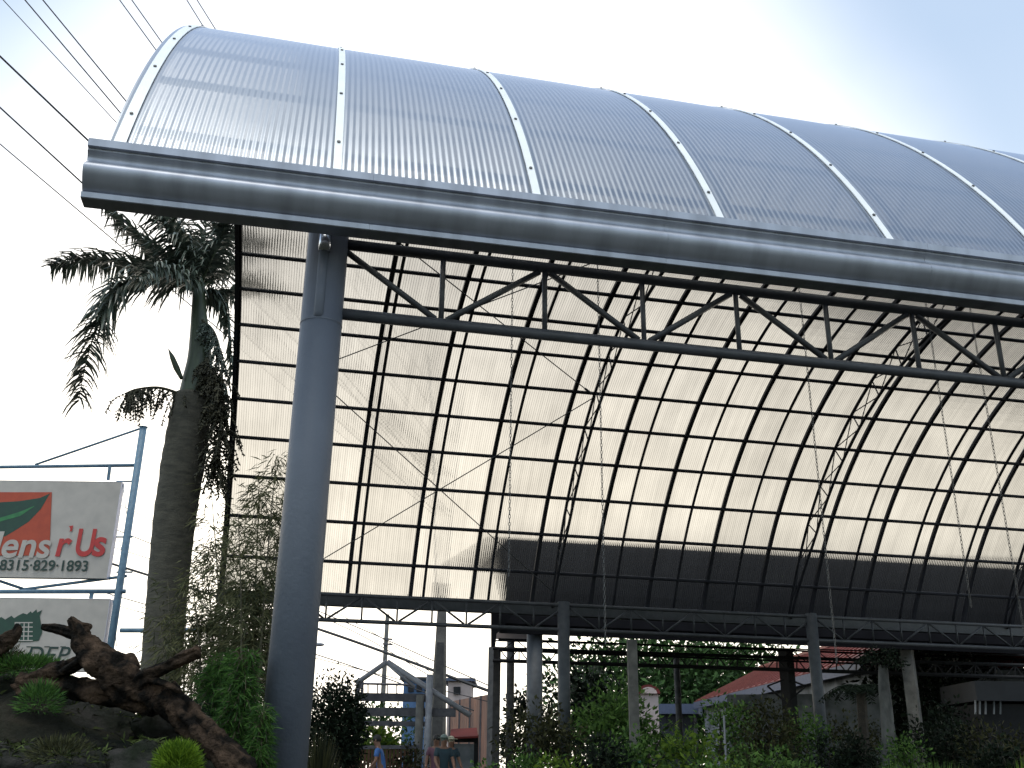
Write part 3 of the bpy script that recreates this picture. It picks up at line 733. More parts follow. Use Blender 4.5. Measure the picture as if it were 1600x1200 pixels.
# shed's own lattice girder below the roof
b = MB(); zz = ze-.05
for z in (ze-.02, ze-.42): b.tube([(xL+.3, YE+1.6, z+.0), (XS, YE+1.6, z)], .04, 6)
x = xL+.4
while x < XS-1:
    b.bar((x, YE+1.6, ze-.42), (x+.55, YE+1.6, ze-.02), .03, .03); b.bar((x+.55, YE+1.6, ze-.02), (x+1.1, YE+1.6, ze-.42), .03, .03); x += 1.1
b.build('girder', M['roofdark'], shed)

# trellis pergola: two dark posts with flat lattice girders
GD = 41
p0 = GP(775, 1100, GD); perg = thing('pergola', p0, 'dark pergola of two square posts joined by flat lattice girders, behind the canopy', 'pergola')
for px, w, yt in ((775, 17, 1011), (1229, 20, 1016)):
    tp = PP(px-2, yt, GD); b = MB(); ww = w*GD/FPX
    b.box((tp.x, tp.y, tp.z/2), ww*.8, ww*.8, tp.z, (EX*.8+EYv*.6, EYv*.8-EX*.6, EZ)); b.build('post', M['concrete_dark'] if px < 1000 else M['dark'], perg)
for (ya, yb, r) in ((1013, 1028, .07), (1032, 1047, .08), (1001, 1014, .03)):
    b = MB(); b.tube([PP(770, ya, GD-.4), PP(1640, yb+ (yb-ya)*.85, GD-.4)], r, 6); b.build('girder_chord', M['dark'], perg)
b = MB()
for i in range(27):
    xa = 780+i*31; ya = 1013+(xa-770)*.0333
    b.bar(PP(xa, ya, GD-.4), PP(xa+15, ya+19.5, GD-.4), .04, .04); b.bar(PP(xa+15, ya+19.5, GD-.4), PP(xa+30, ya+1, GD-.4), .04, .04); b.bar(PP(xa, ya, GD-.4), PP(xa, ya+19, GD-.4), .04, .04)
b.build('lattice', M['dark'], perg)
for px, w in ((1229, 0),):
    for s_ in (-1, 1):
        b = MB(); b.bar(PP(px+s_*4, 1095, GD-.3), PP(px+s_*30, 1072, GD-.3), .06, .06); b.bar(PP(px+s_*4, 1062, GD-.3), PP(px+s_*30, 1072, GD-.3), .06, .06); b.build('corner_brace', M['dark'], perg)

# ================================================================== FOLIAGE
def foliage(cen, rx, ry, rz, n, leaf, m, name, parent=None, clumps=14, seed=1, lw=.45, up=.2, sigma=.26, shell=.9, flat=0):
    r_ = random.Random(seed); b = MB(); cs = []
    for i in range(clumps):
        while True:
            q = Vector((r_.uniform(-1, 1), r_.uniform(-1, 1), r_.uniform(-1, 1)))
            if .25 < q.length < 1: break
        q = q.normalized()*(q.length**.5)*shell*.82; cs.append((q, r_.uniform(.7, 1.3)))
    for i in range(n):
        q, k = cs[r_.randrange(clumps)]
        w = Vector((r_.gauss(0, sigma*k), r_.gauss(0, sigma*k), r_.gauss(0, sigma*k*.8)))
        p = q+w
        if p.z < -1.0 or w.length > sigma*k*2.0 or p.length > 1.12: continue
        P = Vector((cen[0]+p.x*rx, cen[1]+p.y*ry, cen[2]+p.z*rz))
        if P.z < .02: continue
        d_ = (w+q*.4+Vector((r_.gauss(0, .5), r_.gauss(0, .5), r_.gauss(up, .5))))
        nr = Vector((r_.uniform(-1, 1), r_.uniform(-1, 1), r_.uniform(.2, 1.5)))
        L_ = leaf*r_.uniform(.6, 1.35)
        b.leaf(P, d_, L_, L_*lw, .15, nr)
    return b.build(name, M[m], parent, origin=None if parent else (cen[0], cen[1], 0))
def trunk_limbs(parent, base, top, r, m='bark', limbs=5, spread=1.0, seed=0):
    r_ = random.Random(seed); b = MB(); base = Vector(base); top = Vector(top)
    mid = base.lerp(top, .5)+Vector((r_.uniform(-.1, .1), r_.uniform(-.1, .1), 0))*spread
    b.tube(spline([base, mid, top], 5), lerpl([r, r*.75, r*.35], 11), 9)
    for i in range(limbs):
        a = 2*math.pi*i/limbs+r_.random(); s_ = base.lerp(top, r_.uniform(.4, .85))
        e = s_+Vector((math.cos(a)*spread*.7, math.sin(a)*spread*.7, spread*r_.uniform(.3, .8)))
        b.tube(spline([s_, s_.lerp(e, .5)+Vector((0, 0, .08*spread)), e], 4), lerpl([r*.4, r*.12], 9), 6)
    return b.build('trunk', M[m], parent, smooth=True)
def shrub(px, ytop, wpx, d, m, label, cat='shrub', name='shrub', n=1600, leaf=.16, clumps=16, seed=1, zlow=0, trunk=True, lw=.45, group=None, sigma=.26):
    t_ = PP(px, ytop, d); h = t_.z; rx = wpx*d/FPX/2; zc_ = (zlow+h)/2; rz = (h-zlow)/2
    o = thing(name, (t_.x, t_.y, 0), label, cat, group)
    foliage((t_.x, t_.y, zc_), rx, rx*.9, rz, n, leaf, m, 'crown' if trunk else 'leaves', o, clumps, seed, lw, sigma=sigma)
    trunk_limbs(o, (t_.x, t_.y, 0), (t_.x+.05, t_.y, zc_+rz*.5), max(.03, rx*.05), limbs=6, spread=rx*.8, seed=seed) if trunk else None
    return o
shrub(525, 1048, 96, 26, 'darkleaf', 'dense dark rounded tree right of the front column', 'tree', 'tree', 12000, .12, 46, 3, .3, sigma=.3)
# big trees behind the shed
shrub(1000, 975, 330, 96, 'treeleaf', 'broad dense green tree between the rear columns, beyond the pergola girders', 'tree', 'tree', 16000, .62, 60, 5, 1.5, sigma=.3)
shrub(900, 1020, 130, 56, 'darkleaf', 'loose dark tree with drooping sprays between the two grey posts', 'tree', 'tree', 2600, .40, 20, 6, 1.2)
shrub(1150, 980, 260, 100, 'treeleaf', 'dark green tree above the red roofed house', 'tree', 'tree', 12000, .65, 44, 7, 2, sigma=.3)
shrub(1440, 1008, 230, 46, 'darkleaf', 'dark tree mass behind the pale square post on the right', 'tree', 'tree', 9000, .32, 50, 8, 1, sigma=.3)
shrub(1590, 1010, 220, 60, 'darkleaf', 'dark tree at the right edge behind the grey hut', 'tree', 'tree', 7000, .5, 40, 9, 1, sigma=.3)
shrub(812, 1050, 80, 48, 'darkleaf', 'small dark leafy tree behind the concrete post', 'tree', 'tree', 1500, .30, 14, 10, .6)
shrub(600, 1100, 130, 60, 'treeleaf', 'green trees seen through the timber beams of the gable frame', 'tree', 'tree', 3000, .35, 18, 11, .4)
# shrubs under the canopy on the right
RS = [(1120, 1086, 160, 31, 'midleaf', 'bushy green shrub in front of the house annex', 3800, .15),
      (1255, 1112, 90, 30, 'midleaf', 'upright green shrub behind the clipped dark bushes', 2600, .14),
      (1320, 1098, 120, 36, 'olive', 'dusky shrub in front of the pale boundary wall', 3200, .16),
      (1470, 1092, 120, 38, 'darkleaf', 'tall dark shrub between the square post and the hut', 3600, .17),
      (1550, 1128, 150, 29, 'olive', 'dusky shrub in front of the hut slats', 3400, .14),
      (1405, 1140, 90, 26, 'midleaf', 'green shrub between the pale trunk and square post', 2200, .12),
      (950, 1058, 190, 33, 'midleaf', 'large airy green shrub between rear columns, in front of the tall tree', 5200, .20),
      (840, 1098, 150, 30, 'olive', 'dusky green shrub round the foot of the concrete post', 2800, .16),
      (800, 1165, 120, 24, 'midleaf', 'low green shrub below the dark pergola post', 2200, .12),
      (1085, 1132, 140, 25, 'yelleaf', 'light yellow green leafy shrub left of the dark round bush', 1500, .17),
      (1010, 1140, 170, 26, 'midleaf', 'mid green shrub at the foot of the slim grey post', 3000, .15),
      (1195, 1085, 110, 28, 'olive', 'tall dark olive bush left of the dark pergola post', 3800, .14),
      (1200, 1168, 150, 22, 'midleaf', 'low green bush in front of the dark olive bush', 2200, .12),
      (1290, 1140, 62, 24, 'darkleaf', 'clipped dark round bush right of the dark pergola post', 2600, .10),
      (1345, 1138, 72, 24, 'darkleaf', 'larger clipped dark round bush left of the pale trunk', 3000, .10),
      (1480, 1120, 90, 30, 'darkleaf', 'dark bush right of the pale square post', 2500, .14),
      (1560, 1150, 120, 25, 'darkleaf', 'dark bush in front of the grey hut', 2800, .14),
      (1120, 1172, 90, 21, 'midleaf', 'small green bush below the yellow green shrub', 1300, .12),
      (880, 1170, 90, 22, 'yelleaf', 'small bright bush between the concrete post and rear column', 900, .13),
      (930, 1150, 130, 24, 'darkleaf', 'dark shrub at the foot of the airy green shrub', 2600, .15)]
for i, (px, yt, w, d, m, lab, n, lf) in enumerate(RS):
    shrub(px, yt, w, d, m, lab, n=n, leaf=lf, clumps=18, seed=30+i)
# grass-like clumps
def tuft(px, ytop, wpx, d, m, label, n=240, name='grass_clump', cat='grass clump', wd=.02, zb=0):
    t_ = PP(px, ytop, d); rx = wpx*d/FPX/2; h = t_.z-zb; b = MB()
    for i in range(n):
        a = rng.uniform(0, 2*math.pi); k = rng.random()**.6; rr_ = rx*.25*rng.random()
        p = Vector((t_.x+math.cos(a)*rr_, t_.y+math.sin(a)*rr_, zb))
        e = Vector((math.cos(a)*k*rx, math.sin(a)*k*rx, h*rng.uniform(.65, 1)*math.sqrt(max(.1, 1-.6*k*k))))
        md = p+e*.55+Vector((0, 0, h*.1)); tp = p+e
        sd_ = Vector((-math.sin(a), math.cos(a), 0))*wd/2
        b.add([p-sd_, p+sd_, md+sd_, md-sd_, tp], [(0, 1, 2, 3), (3, 2, 4)])
    return tag(b.build(name, M[m], origin=(t_.x, t_.y, zb)), label, cat)
tuft(1460, 1178, 130, 21, 'midleaf', 'green grassy clump at the foot of the pale square post', 500, wd=.03)
tuft(1395, 1180, 90, 20, 'midleaf', 'small green grassy clump below the pale trunk', 360, wd=.03)
tuft(1592, 1172, 60, 20, 'yelleaf', 'yellowish grassy clump at the right edge', 260, wd=.03)
tuft(1040, 1185, 110, 19, 'midleaf', 'grassy green clump below the mid green shrub', 400, wd=.03)
tuft(505, 1122, 70, 17, 'olive', 'tall pale green grass just right of the front column', 360, wd=.02)
# yellow green plant above the low wooden fence
shrub(590, 1135, 85, 34, 'yelleaf', 'bright yellow green plant above the low wooden fence', n=900, leaf=.22, seed=60, clumps=12, zlow=1.2)
shrub(640, 1160, 70, 31, 'olive', 'dusky shrub behind the low wooden fence', n=900, leaf=.16, seed=61)
# pale trunk and tree fern on the right
p = GP(1385, 1150, 27); o = thing('tree', p, 'slim pale barked tree between the round bushes and the square post', 'tree')
b = MB(); b.tube(spline([p, PP(1390, 1190, 27), PP(1386, 1120, 27), PP(1381, 1070, 27), PP(1380, 1040, 27)], 4), lerpl([.2, .17, .15, .12], 17), 10); b.build('trunk', M['pale_bark'], o, smooth=True)
tp = PP(1379, 1030, 27); foliage(tp, .6, .6, .35, 700, .10, 'darkleaf', 'crown', o, 10, 77)
p = GP(1345, 1150, 30); fern = thing('tree_fern', p, 'dark tree fern with arching feathery fronds behind the rear column', 'tree fern')
b = MB(); c_ = PP(1345, 1075, 30); b.tube([p, c_], .14, 8); b.build('trunk', M['bark'], fern)
for i in range(12):
    a = 2*math.pi*i/12+.2; l = rng.uniform(.9, 1.3); b = MB()
    pts = [c_+Vector((math.cos(a)*l*t_, math.sin(a)*l*t_, .55*t_-.95*t_*t_)) for t_ in [j/8 for j in range(9)]]
    b.tube(pts, lerpl([.02, .006], 9), 4)
    for j in range(1, 9):
        for s_ in (-1, 1):
            for q in (0, .5):
                pp_ = pts[j-1].lerp(pts[j], q); b.leaf(pp_, Vector((-math.sin(a)*s_, math.cos(a)*s_, -.35)), .34*math.sin(math.pi*(j+1.5)/11), .06, .2)
    b.build('frond', M['darkleaf'], fern)
# slim grey post with teal foot
p = GP(990, 1100, 30); o = thing('post', p, 'slim grey post with a teal painted foot among the shrubs', 'post')
tp = PP(987, 1000, 30); b = MB(); b.box((p.x, p.y, tp.z/2+.45), .27, .27, tp.z-.9, (EX, EYv, EZ)); b.build('shaft', M['concrete'], o)
b = MB(); b.box((p.x, p.y, .6), .29, .29, 1.2, (EX, EYv, EZ)); b.build('foot', M['teal'], o)
p = GP(1131, 1150, 28); b = MB(); b.tube([p, PP(1131, 1118, 28)], .025, 6); tag(b.build('stake', M['palepipe'], origin=p), 'thin pale garden stake left of the dark olive bush', 'stake')

# ================================================================== HOUSES BEHIND
HA, HB = PP(1085, 1096, 82), PP(1345, 1030, 50)
HB.z = HA.z
dv = (HB-HA); dv.z = 0; ln = dv.length; dv.normalize(); nv = Vector((-dv.y, dv.x, 0))
if nv.dot(HEAD) < 0: nv = -nv
hz = HA.z
house = thing('house', (HA.x, HA.y, 0), 'house with a red sheet roof, slate blue fascia and stained white walls, behind the pergola', 'house')
rise = 2.3; dep = 8.0; bk = HA-dv*0; 
b = MB(); c1 = HA+nv*.6; b.box(c1+dv*(ln/2)+nv*(dep/2)-EZ*(hz/2+.15), ln-1.0, dep, hz-.3, (dv, nv, EZ)); b.build('wall', M['whitewall'], house)
b = MB(); rA = HA+nv*dep*.55+EZ*rise+dv*3.2; rB = HB+nv*dep*.55+EZ*rise
b.add([HA, HB, rB, rA, HA-EZ*.1, HB-EZ*.1, rB-EZ*.1, rA-EZ*.1], [(0, 1, 2, 3), (7, 6, 5, 4), (0, 4, 5, 1), (1, 5, 6, 2), (2, 6, 7, 3), (3, 7, 4, 0)])
bkA, bkB = HA+nv*dep*1.1, HB+nv*dep*1.1
b.add([rA+EZ*.004, rB+EZ*.004, bkB, bkA, rA-EZ*.1, rB-EZ*.1, bkB-EZ*.1, bkA-EZ*.1], [(0, 1, 2, 3), (7, 6, 5, 4), (0, 4, 5, 1), (1, 5, 6, 2), (2, 6, 7, 3), (3, 7, 4, 0)])
b.add([HA+EZ*.002, rA+EZ*.002, bkA+EZ*.002, HA-EZ*.09, rA-EZ*.09, bkA-EZ*.09], [(0, 1, 2), (5, 4, 3), (0, 3, 4, 1), (1, 4, 5, 2), (2, 5, 3, 0)])
ro = b.build('roof', M['redroof'], house)
b = MB()
for i in range(26):
    t_ = (i+.5)/26; s0 = HA.lerp(HB, t_); s1 = rA.lerp(rB, t_); b.bar(s0+EZ*.03, s1+EZ*.03, .10, .06)
b.build('roof_ribs', M['redpale'], ro)
b = MB(); b.bar(HA-EZ*.32-dv*.1, HB-EZ*.32, .12, .5); b.build('fascia', M['bluetrim'], house)
b = MB(); b.bar(rA+EZ*.08, rB+EZ*.08, .25, .16); b.build('ridge_cap', M['redpale'], ro)
# flat annex on its left
aL, aR = PP(998, 1103, 84), PP(1085, 1098, 83); aL.z = aR.z = hz-.45
annex = thing('house', (aL.x, aL.y, 0), 'low flat roofed annex with slate blue fascia left of the red roofed house', 'house')
av = (aR-aL).normalized(); an = Vector((-av.y, av.x, 0)); al = (aR-aL).length
b = MB(); b.box((aL+aR)/2+an*3-EZ*(aL.z/2+.25), al-.3, 5.5, aL.z-.5, (av, an, EZ)); b.build('wall', M['greywall'], annex)
b = MB(); b.box((aL+aR)/2+an*3-EZ*.05, al+.6, 6.4, .75, (av, an, EZ)); b.build('roof_slab', M['bluetrim'], annex)
for px in (1045, 1072):
    w_ = PP(px, 1121, 81); b = MB(); c_ = aL+av*((w_-aL).dot(av))+an*.2; c_.z = w_.z; b.box(c_, .9, .08, 1.1, (av, an, EZ)); b.build('window', M['dark'], annex)
# small arched red roofed kiosk
kc = PP(1011, 1085, 78); kio = thing('kiosk', (kc.x, kc.y, 0), 'small pale kiosk with a rounded red roof beside the slim grey post', 'kiosk')
b = MB(); rr_ = 17*78/FPX; kb = Vector((kc.x, kc.y, 0))
b.box(kb+EZ*(kc.z/2), rr_*1.7, 1.5, kc.z, (EX, EYv, EZ)); b.build('wall', M['pinkwall'], kio)
b = MB(); pts = [(rr_*math.cos(a), rr_*.75*math.sin(a)) for a in [math.pi*i/14 for i in range(15)]]
b.prism([kc+EX*x-EYv*1.0+EZ*z for x, z in pts], EYv*2.0); b.build('roof', M['redroof'], kio)
b = MB(); b.prism([kc+EX*x*.72-EYv*1.02+EZ*z*.72 for x, z in pts], EYv*.02); b.build('gable_panel', M['pinkwall'], kio)
# grey hut at the right edge
hp = PP(1520, 1065, 40); hut = thing('hut', (hp.x, hp.y, 0), 'dark hut with a grey band and pale slats at the right edge', 'hut')
b = MB(); hx = EX; b.box(Vector((hp.x, hp.y, 0))+EX*2.2+EYv*1.5+EZ*(hp.z/2-.4), 4.2, 3, hp.z-.8, (EX, EYv, EZ)); b.build('wall', M['dark'], hut)
b = MB(); b.box(Vector((hp.x, hp.y, hp.z-.35))+EX*2.2+EYv*1.4, 4.5, 3.3, .72, (EX, EYv, EZ)); b.build('roof_band', M['greywall'], hut)
for px in (1524, 1531, 1540, 1553, 1563):
    b = MB(); a_ = PP(px, 1094, 39.85); c_ = PP(px, 1116, 39.85); b.bar(a_, c_, .05, .05); b.build('slat', M['whitewall'], hut)
# long low boundary wall under the trees
wl = GP(1140, 1150, 46); wr = GP(1400, 1150, 44)
b = MB(); zt_ = PP(1300, 1085, 45).z; b.bar(wl+EZ*zt_/2, wr+EZ*zt_/2, .25, zt_); tag(b.build('wall', M['whitewall'], origin=wl), 'stained pale boundary wall behind the rear column and round bushes', 'wall')
# left background: blue house, rusty sheet fence, gate
def boxhouse(pxa, ya, pxb, d, dep, m, label, roofm=None, over=.3, name='house', cat='house'):
    a_ = PP(pxa, ya, d); c_ = PP(pxb, ya, d); w = (c_-a_).dot(EX); h = a_.z
    o = thing(name, (a_.x, a_.y, 0), label, cat)
    b = MB(); b.box(Vector((a_.x, a_.y, 0))+EX*w/2+EYv*dep/2+EZ*h/2, w, dep, h, (EX, EYv, EZ)); b.build('wall', M[m], o)
    b = MB(); b.box(Vector((a_.x, a_.y, h+.1))+EX*w/2+EYv*dep/2, w+over*2, dep+over*2, .22, (EX, EYv, EZ)); b.build('roof', M[roofm or m], o)
    return o, a_, c_
o, a_, c_ = boxhouse(631, 1062, 684, 85, 6, 'bluewall', 'blue walled house behind the slim utility pole', 'greywall')
for px in (642, 655, 668):
    b = MB(); b.bar(PP(px, 1070, 84.9), PP(px, 1081, 84.9), .45, .12); b.build('window', M['dark'], o)
o, a_, c_ = boxhouse(700, 1064, 736, 78, 6, 'pinkwall', 'pale house with a dark roof right of the tall utility pole', 'bluetrim')
b = MB(); b.bar(PP(714, 1073, 77.9), PP(714, 1085, 77.9), .5, .12); b.build('window', M['dark'], o)
fa, fb = PP(704, 1096, 62), PP(770, 1084, 55)
fz = (fa.z+fb.z)/2; fo = thing('fence', (fa.x, fa.y, 0), 'rusty brown corrugated sheet fence between the tall pole and dark post', 'fence')
fd = fb-fa; fd.z = 0; fl = fd.length; fd.normalize()
b = MB(); kk = 40
for i in range(kk):
    q = Vector((fa.x, fa.y, 0))+fd*(fl*(i+.5)/kk); hh = fa.z+(fb.z-fa.z)*(i/kk)
    b.box(q+EYv*(.03 if i % 2 else 0)+EZ*hh/2, fl/kk-.002, .05, hh, (fd, fd.cross(EZ), EZ))
b.build('sheeting', M['rust'], fo)
for i in range(5):
    q = Vector((fa.x, fa.y, 0))+fd*(fl*i/4)-EYv*.1; b = MB(); hh = fa.z+(fb.z-fa.z)*(i/4); b.box(q+EZ*hh/2, .12, .12, hh, (EX, EYv, EZ)); b.build('fence_post', M['timber'], fo)
ga = PP(705, 1139, 36); gate = thing('gate', (ga.x, ga.y, 0), 'white gate panel under a small red tiled roof, right of the people', 'gate')
gw = 40*36/FPX
b = MB(); b.prism([PP(703, 1152, 35.6), PP(747, 1150, 35.6), PP(745, 1137, 36.3), PP(705, 1139, 36.3)], EZ*-.06); b.build('roof', M['redroof'], gate)
for px in (706, 744):
    b = MB(); b.bar(GP(px, 1180, 36), PP(px, 1148, 36), .14, .14); b.build('gate_post', M['dark'], gate)
b = MB(); b.bar(PP(704, 1156, 35.95), PP(747, 1156, 35.95), .1, .16); b.build('lintel', M['dark'], gate)
p = GP(725, 1180, 36); tz = PP(725, 1162, 36).z; b = MB(); b.box(p+EZ*(tz/2), 34*36/FPX, .06, tz, (EX, EYv, EZ)); b.build('panel', M['whitewall'], gate)
b = MB()
# gable frame with timber beams
FD = 33
fr = thing('gable_frame', GP(657, 1180, FD), 'open gable frame of pale pipes over grey timber beams and posts', 'frame')
for a_, c_, r in (((605, 1034), (556, 1068), .08), ((605, 1034), (735, 1118), .085), ((604, 1036), (648, 1074), .05)):
    b = MB(); b.tube([PP(*a_, FD), PP(*c_, FD)], r, 8); b.build('rafter_pipe', M['palepipe'], fr, smooth=True)
for y0_, x0_, x1_, h_ in ((1089, 556, 672, .24), (1112, 566, 712, .25), (1130, 566, 668, .14)):
    b = MB(); b.bar(PP(x0_, y0_, FD+.1), PP(x1_, y0_+1.5, FD+.1), .2, h_); b.build('beam', M['timber'], fr)
for px, yt, r, k_ in ((657, 1086, .13, 'concrete'), (672, 1054, .11, 'palepipe'), (560, 1064, .07, 'timber')):
    b = MB(); tp = PP(px, yt, FD-.2); b.tube([(tp.x, tp.y, 0), tp], r, 10); b.build('post', M[k_], fr, smooth=True)
b = MB(); b.tube([PP(566, 1060, 45), PP(566, 1090, 45)], .07, 6); 
for x_ in (575, 590, 605, 620): b.tube([PP(x_, 1068, 45), PP(x_, 1086, 45)], .03, 5)
b.tube([PP(560, 1068, 45), PP(640, 1070, 45)], .05, 5); b.tube([PP(560, 1086, 45), PP(566, 1060, 45)], .03, 5)
tag(b.build('railing', M['timber'], origin=GP(566, 1100, 45)), 'small dark railing on the roof line left of the slim utility pole', 'railing')
# low wooden fence
wf = thing('fence', GP(600, 1190, 31), 'low brown wooden fence behind the person in blue', 'fence')
b = MB(); b.bar(PP(540, 1168, 31), PP(655, 1167, 31), .1, .1); b.build('rail', M['timber'], wf)
for i in range(20):
    px = 543+i*5.6; tp = PP(px, 1170+rng.uniform(-1, 1), 31); b = MB(); b.box((tp.x, tp.y, tp.z/2), .075, .04, tp.z, (EX, EYv, EZ)); b.build('picket', M['brownwood'], wf)

# ================================================================== PEOPLE
def skin_mesh(verts, edges, radii, name, m, parent, org, sub=1):
    me = bpy.data.meshes.new('s'); me.from_pydata(verts, edges, []); ob = bpy.data.objects.new('s', me); COL.objects.link(ob)
    md = ob.modifiers.new('skin', 'SKIN'); md.use_smooth_shade = True
    for i, r in enumerate(radii):
        rr_ = r if isinstance(r, tuple) else (r, r)
        me.skin_vertices[0].data[i].radius = rr_
    me.skin_vertices[0].data[0].use_root = True
    ss = ob.modifiers.new('sub', 'SUBSURF'); ss.levels = sub; ss.render_levels = sub
    dg = bpy.context.evaluated_depsgraph_get(); out = bpy.data.meshes.new_from_object(ob.evaluated_get(dg))
    bpy.data.objects.remove(ob)
    out.name = name; out.materials.clear(); out.materials.append(m)
    o = bpy.data.objects.new(name, out); COL.objects.link(o); o.parent = parent; ORG[o.name] = org
    return o
def person(px, d, face, label, shirt, lower, hat=None, lean=0, height=1.7, arm=.5):
    base_ = GP(px, 1200, d); root = thing('person', base_, label, 'person', None); root.rotation_euler = (0, 0, face)
    k = height/1.72; ly = lambda z: lean*max(0, z-.95)
    V = lambda x, y, z: (x*k, (y+ly(z))*k, z*k)
    vs = [V(0, 0, .95), V(0, .0, 1.15), V(0, .01, 1.38), V(0, .01, 1.47), V(0, .02, 1.56), V(0, .03, 1.64), V(0, .025, 1.70),
          V(-.17, .01, 1.40), V(-.23, .03+arm*.1, 1.15), V(-.21, .06+arm*.35, 1.0), V(-.19, .08+arm*.45, .96),
          V(.17, .01, 1.40), V(.23, .03+arm*.1, 1.15), V(.21, .06+arm*.35, 1.0), V(.19, .08+arm*.45, .96),
          V(-.09, 0, .86), V(-.10, .01, .48), V(-.10, -.02, .08), V(-.10, .12, .04),
          V(.09, 0, .86), V(.10, .05, .48), V(.10, .0, .08), V(.10, .14, .04)]
    es = [(0, 1), (1, 2), (2, 3), (3, 4), (4, 5), (5, 6), (2, 7), (7, 8), (8, 9), (9, 10), (2, 11), (11, 12), (12, 13), (13, 14), (0, 15), (15, 16), (16, 17), (17, 18), (0, 19), (19, 20), (20, 21), (21, 22)]
    rs = [(.14, .10), (.135, .10), (.15, .10), (.055, .055), (.085, .09), (.085, .10), (.05, .06), .055, .045, .035, .028, .055, .045, .035, .028, .085, .058, .042, .03, .085, .058, .042, .03]
    rs = [tuple(q*k for q in r) if isinstance(r, tuple) else r*k for r in rs]
    skin_mesh(vs, es, rs, 'body', M['skin'], root, base_, 2)
    # clothes hug the body
    cv = [vs[i] for i in (0, 1, 2)]+[vs[7], V(-.215, .03+arm*.08, 1.22), vs[11], V(.215, .03+arm*.08, 1.22), V(0, 0, .88)]
    skin_mesh(cv, [(0, 1), (1, 2), (2, 3), (3, 4), (2, 5), (5, 6), (0, 7)], [tuple(q*k for q in r) for r in ((.165, .125), (.16, .125), (.17, .125), (.075, .075), (.066, .066), (.075, .075), (.066, .066), (.165, .125))], 'shirt', M[shirt], root, base_, 2)
    lv = [V(0, 0, .95), vs[15], vs[16], V(-.10, -.02, .14), vs[19], vs[20], V(.10, 0, .14)]
    skin_mesh(lv, [(0, 1), (1, 2), (2, 3), (0, 4), (4, 5), (5, 6)], [tuple(q*k for q in r) for r in ((.15, .115), (.105, .105), (.078, .078), (.065, .065), (.105, .105), (.078, .078), (.065, .065))], 'trousers', M[lower], root, base_, 2)
    hd = Vector(V(0, .03, 1.63))
    b = MB(); bw = base_
    b.ball(bw+hd+Vector((0, -.018, .03))*k, .112*k, 14, 10, sq=(.88, 1.0, .95)); b.build('hair' if not hat else 'hat', M['hair'] if not hat else M[hat], root, smooth=True)
    if hat:
        b = MB(); b.tube([bw+hd+Vector((0, .02, .045))*k, bw+hd+Vector((0, .02, .055))*k], .16*k, 16); b.build('hat_brim', M[hat], root)
    # face: nose, eyes, ears, and five fingers on each hand
    b = MB(); f0 = bw+hd
    b.ball(f0+Vector((0, .125, -.01))*k, .018*k, 6, 4, sq=(.8, 1.2, 1.3))
    for s_ in (-1, 1):
        b.ball(f0+Vector((s_*.092, .0, -.005))*k, .024*k, 6, 4, sq=(.4, .8, 1.2))
        h_ = bw+Vector(vs[10 if s_ < 0 else 14])
        for q in range(4): b.tube([h_+Vector((s_*(q-1.5)*.018, .015, 0))*k, h_+Vector((s_*(q-1.5)*.02, .06, -.02))*k, h_+Vector((s_*(q-1.5)*.02, .07+.006*(q % 2), -.06))*k], .0085*k, 5)
        b.tube([h_+Vector((-s_*.03, 0, 0))*k, h_+Vector((-s_*.055, .03, -.01))*k, h_+Vector((-s_*.05, .055, -.02))*k], .0095*k, 5)
    b.build('face_and_fingers', M['skin'], root)
    b = MB()
    for s_ in (-1, 1): b.ball(f0+Vector((s_*.034, .108, .012))*k, .011*k, 6, 4)
    b.bar(f0+Vector((-.025, .115, -.055))*k, f0+Vector((.025, .115, -.055))*k, .008, .008)
    b.build('eyes_and_mouth', M['hair'], root)
    return root
person(597, 25, rad(75), 'person in a bright blue shirt leaning forward beside the low wooden fence', 'blueshirt', 'trouser', lean=.22, height=1.62)
person(692, 25.5, rad(190), 'person in dark teal clothes and a grey green cap beside the post', 'tealcloth', 'trouser', 'greycap', height=1.66)
person(681, 27.5, rad(160), 'bareheaded person in dull mauve behind the one in the grey cap', 'mauve', 'trouser', height=1.72)
person(703, 28, rad(200), 'person in a cream hat standing right of the grey capped one', 'tealcloth', 'trouser', 'straw', height=1.70)

# ================================================================== LEFT FOREGROUND
DD = 8.0
mound = MB(); nx, ny = 60, 40
mc = GP(110, 1204, DD+.6)
def mz(u, v):
    return max(-.05, 1.42*math.exp(-((u/2.9)**2+(v/1.7)**2)*1.2)+.18*noise.fractal(Vector((u*1.3, v*1.3, 3)), 1, 2, 4)*math.exp(-((u/3)**2+(v/2)**2)))
vs = []
for j in range(ny+1):
    for i in range(nx+1):
        u = -4.2+8.4*i/nx; v = -2.4+4.8*j/ny; e = mz(u, v); q = mc-EX*.7+EX*u+EYv*v; vs.append((q.x, q.y, max(.004, e) if 0 < i < nx and 0 < j < ny else -.05))
mound.add(vs, [(j*(nx+1)+i, j*(nx+1)+i+1, (j+1)*(nx+1)+i+1, (j+1)*(nx+1)+i) for j in range(ny) for i in range(nx)])
mo = mound.build('terrain', M['soil'], smooth=True); mo['kind'] = 'structure'
def mound_h(p):
    r_ = Vector((p.x, p.y, 0))-mc+EX*.7; return mz(r_.dot(EX), r_.dot(EYv))
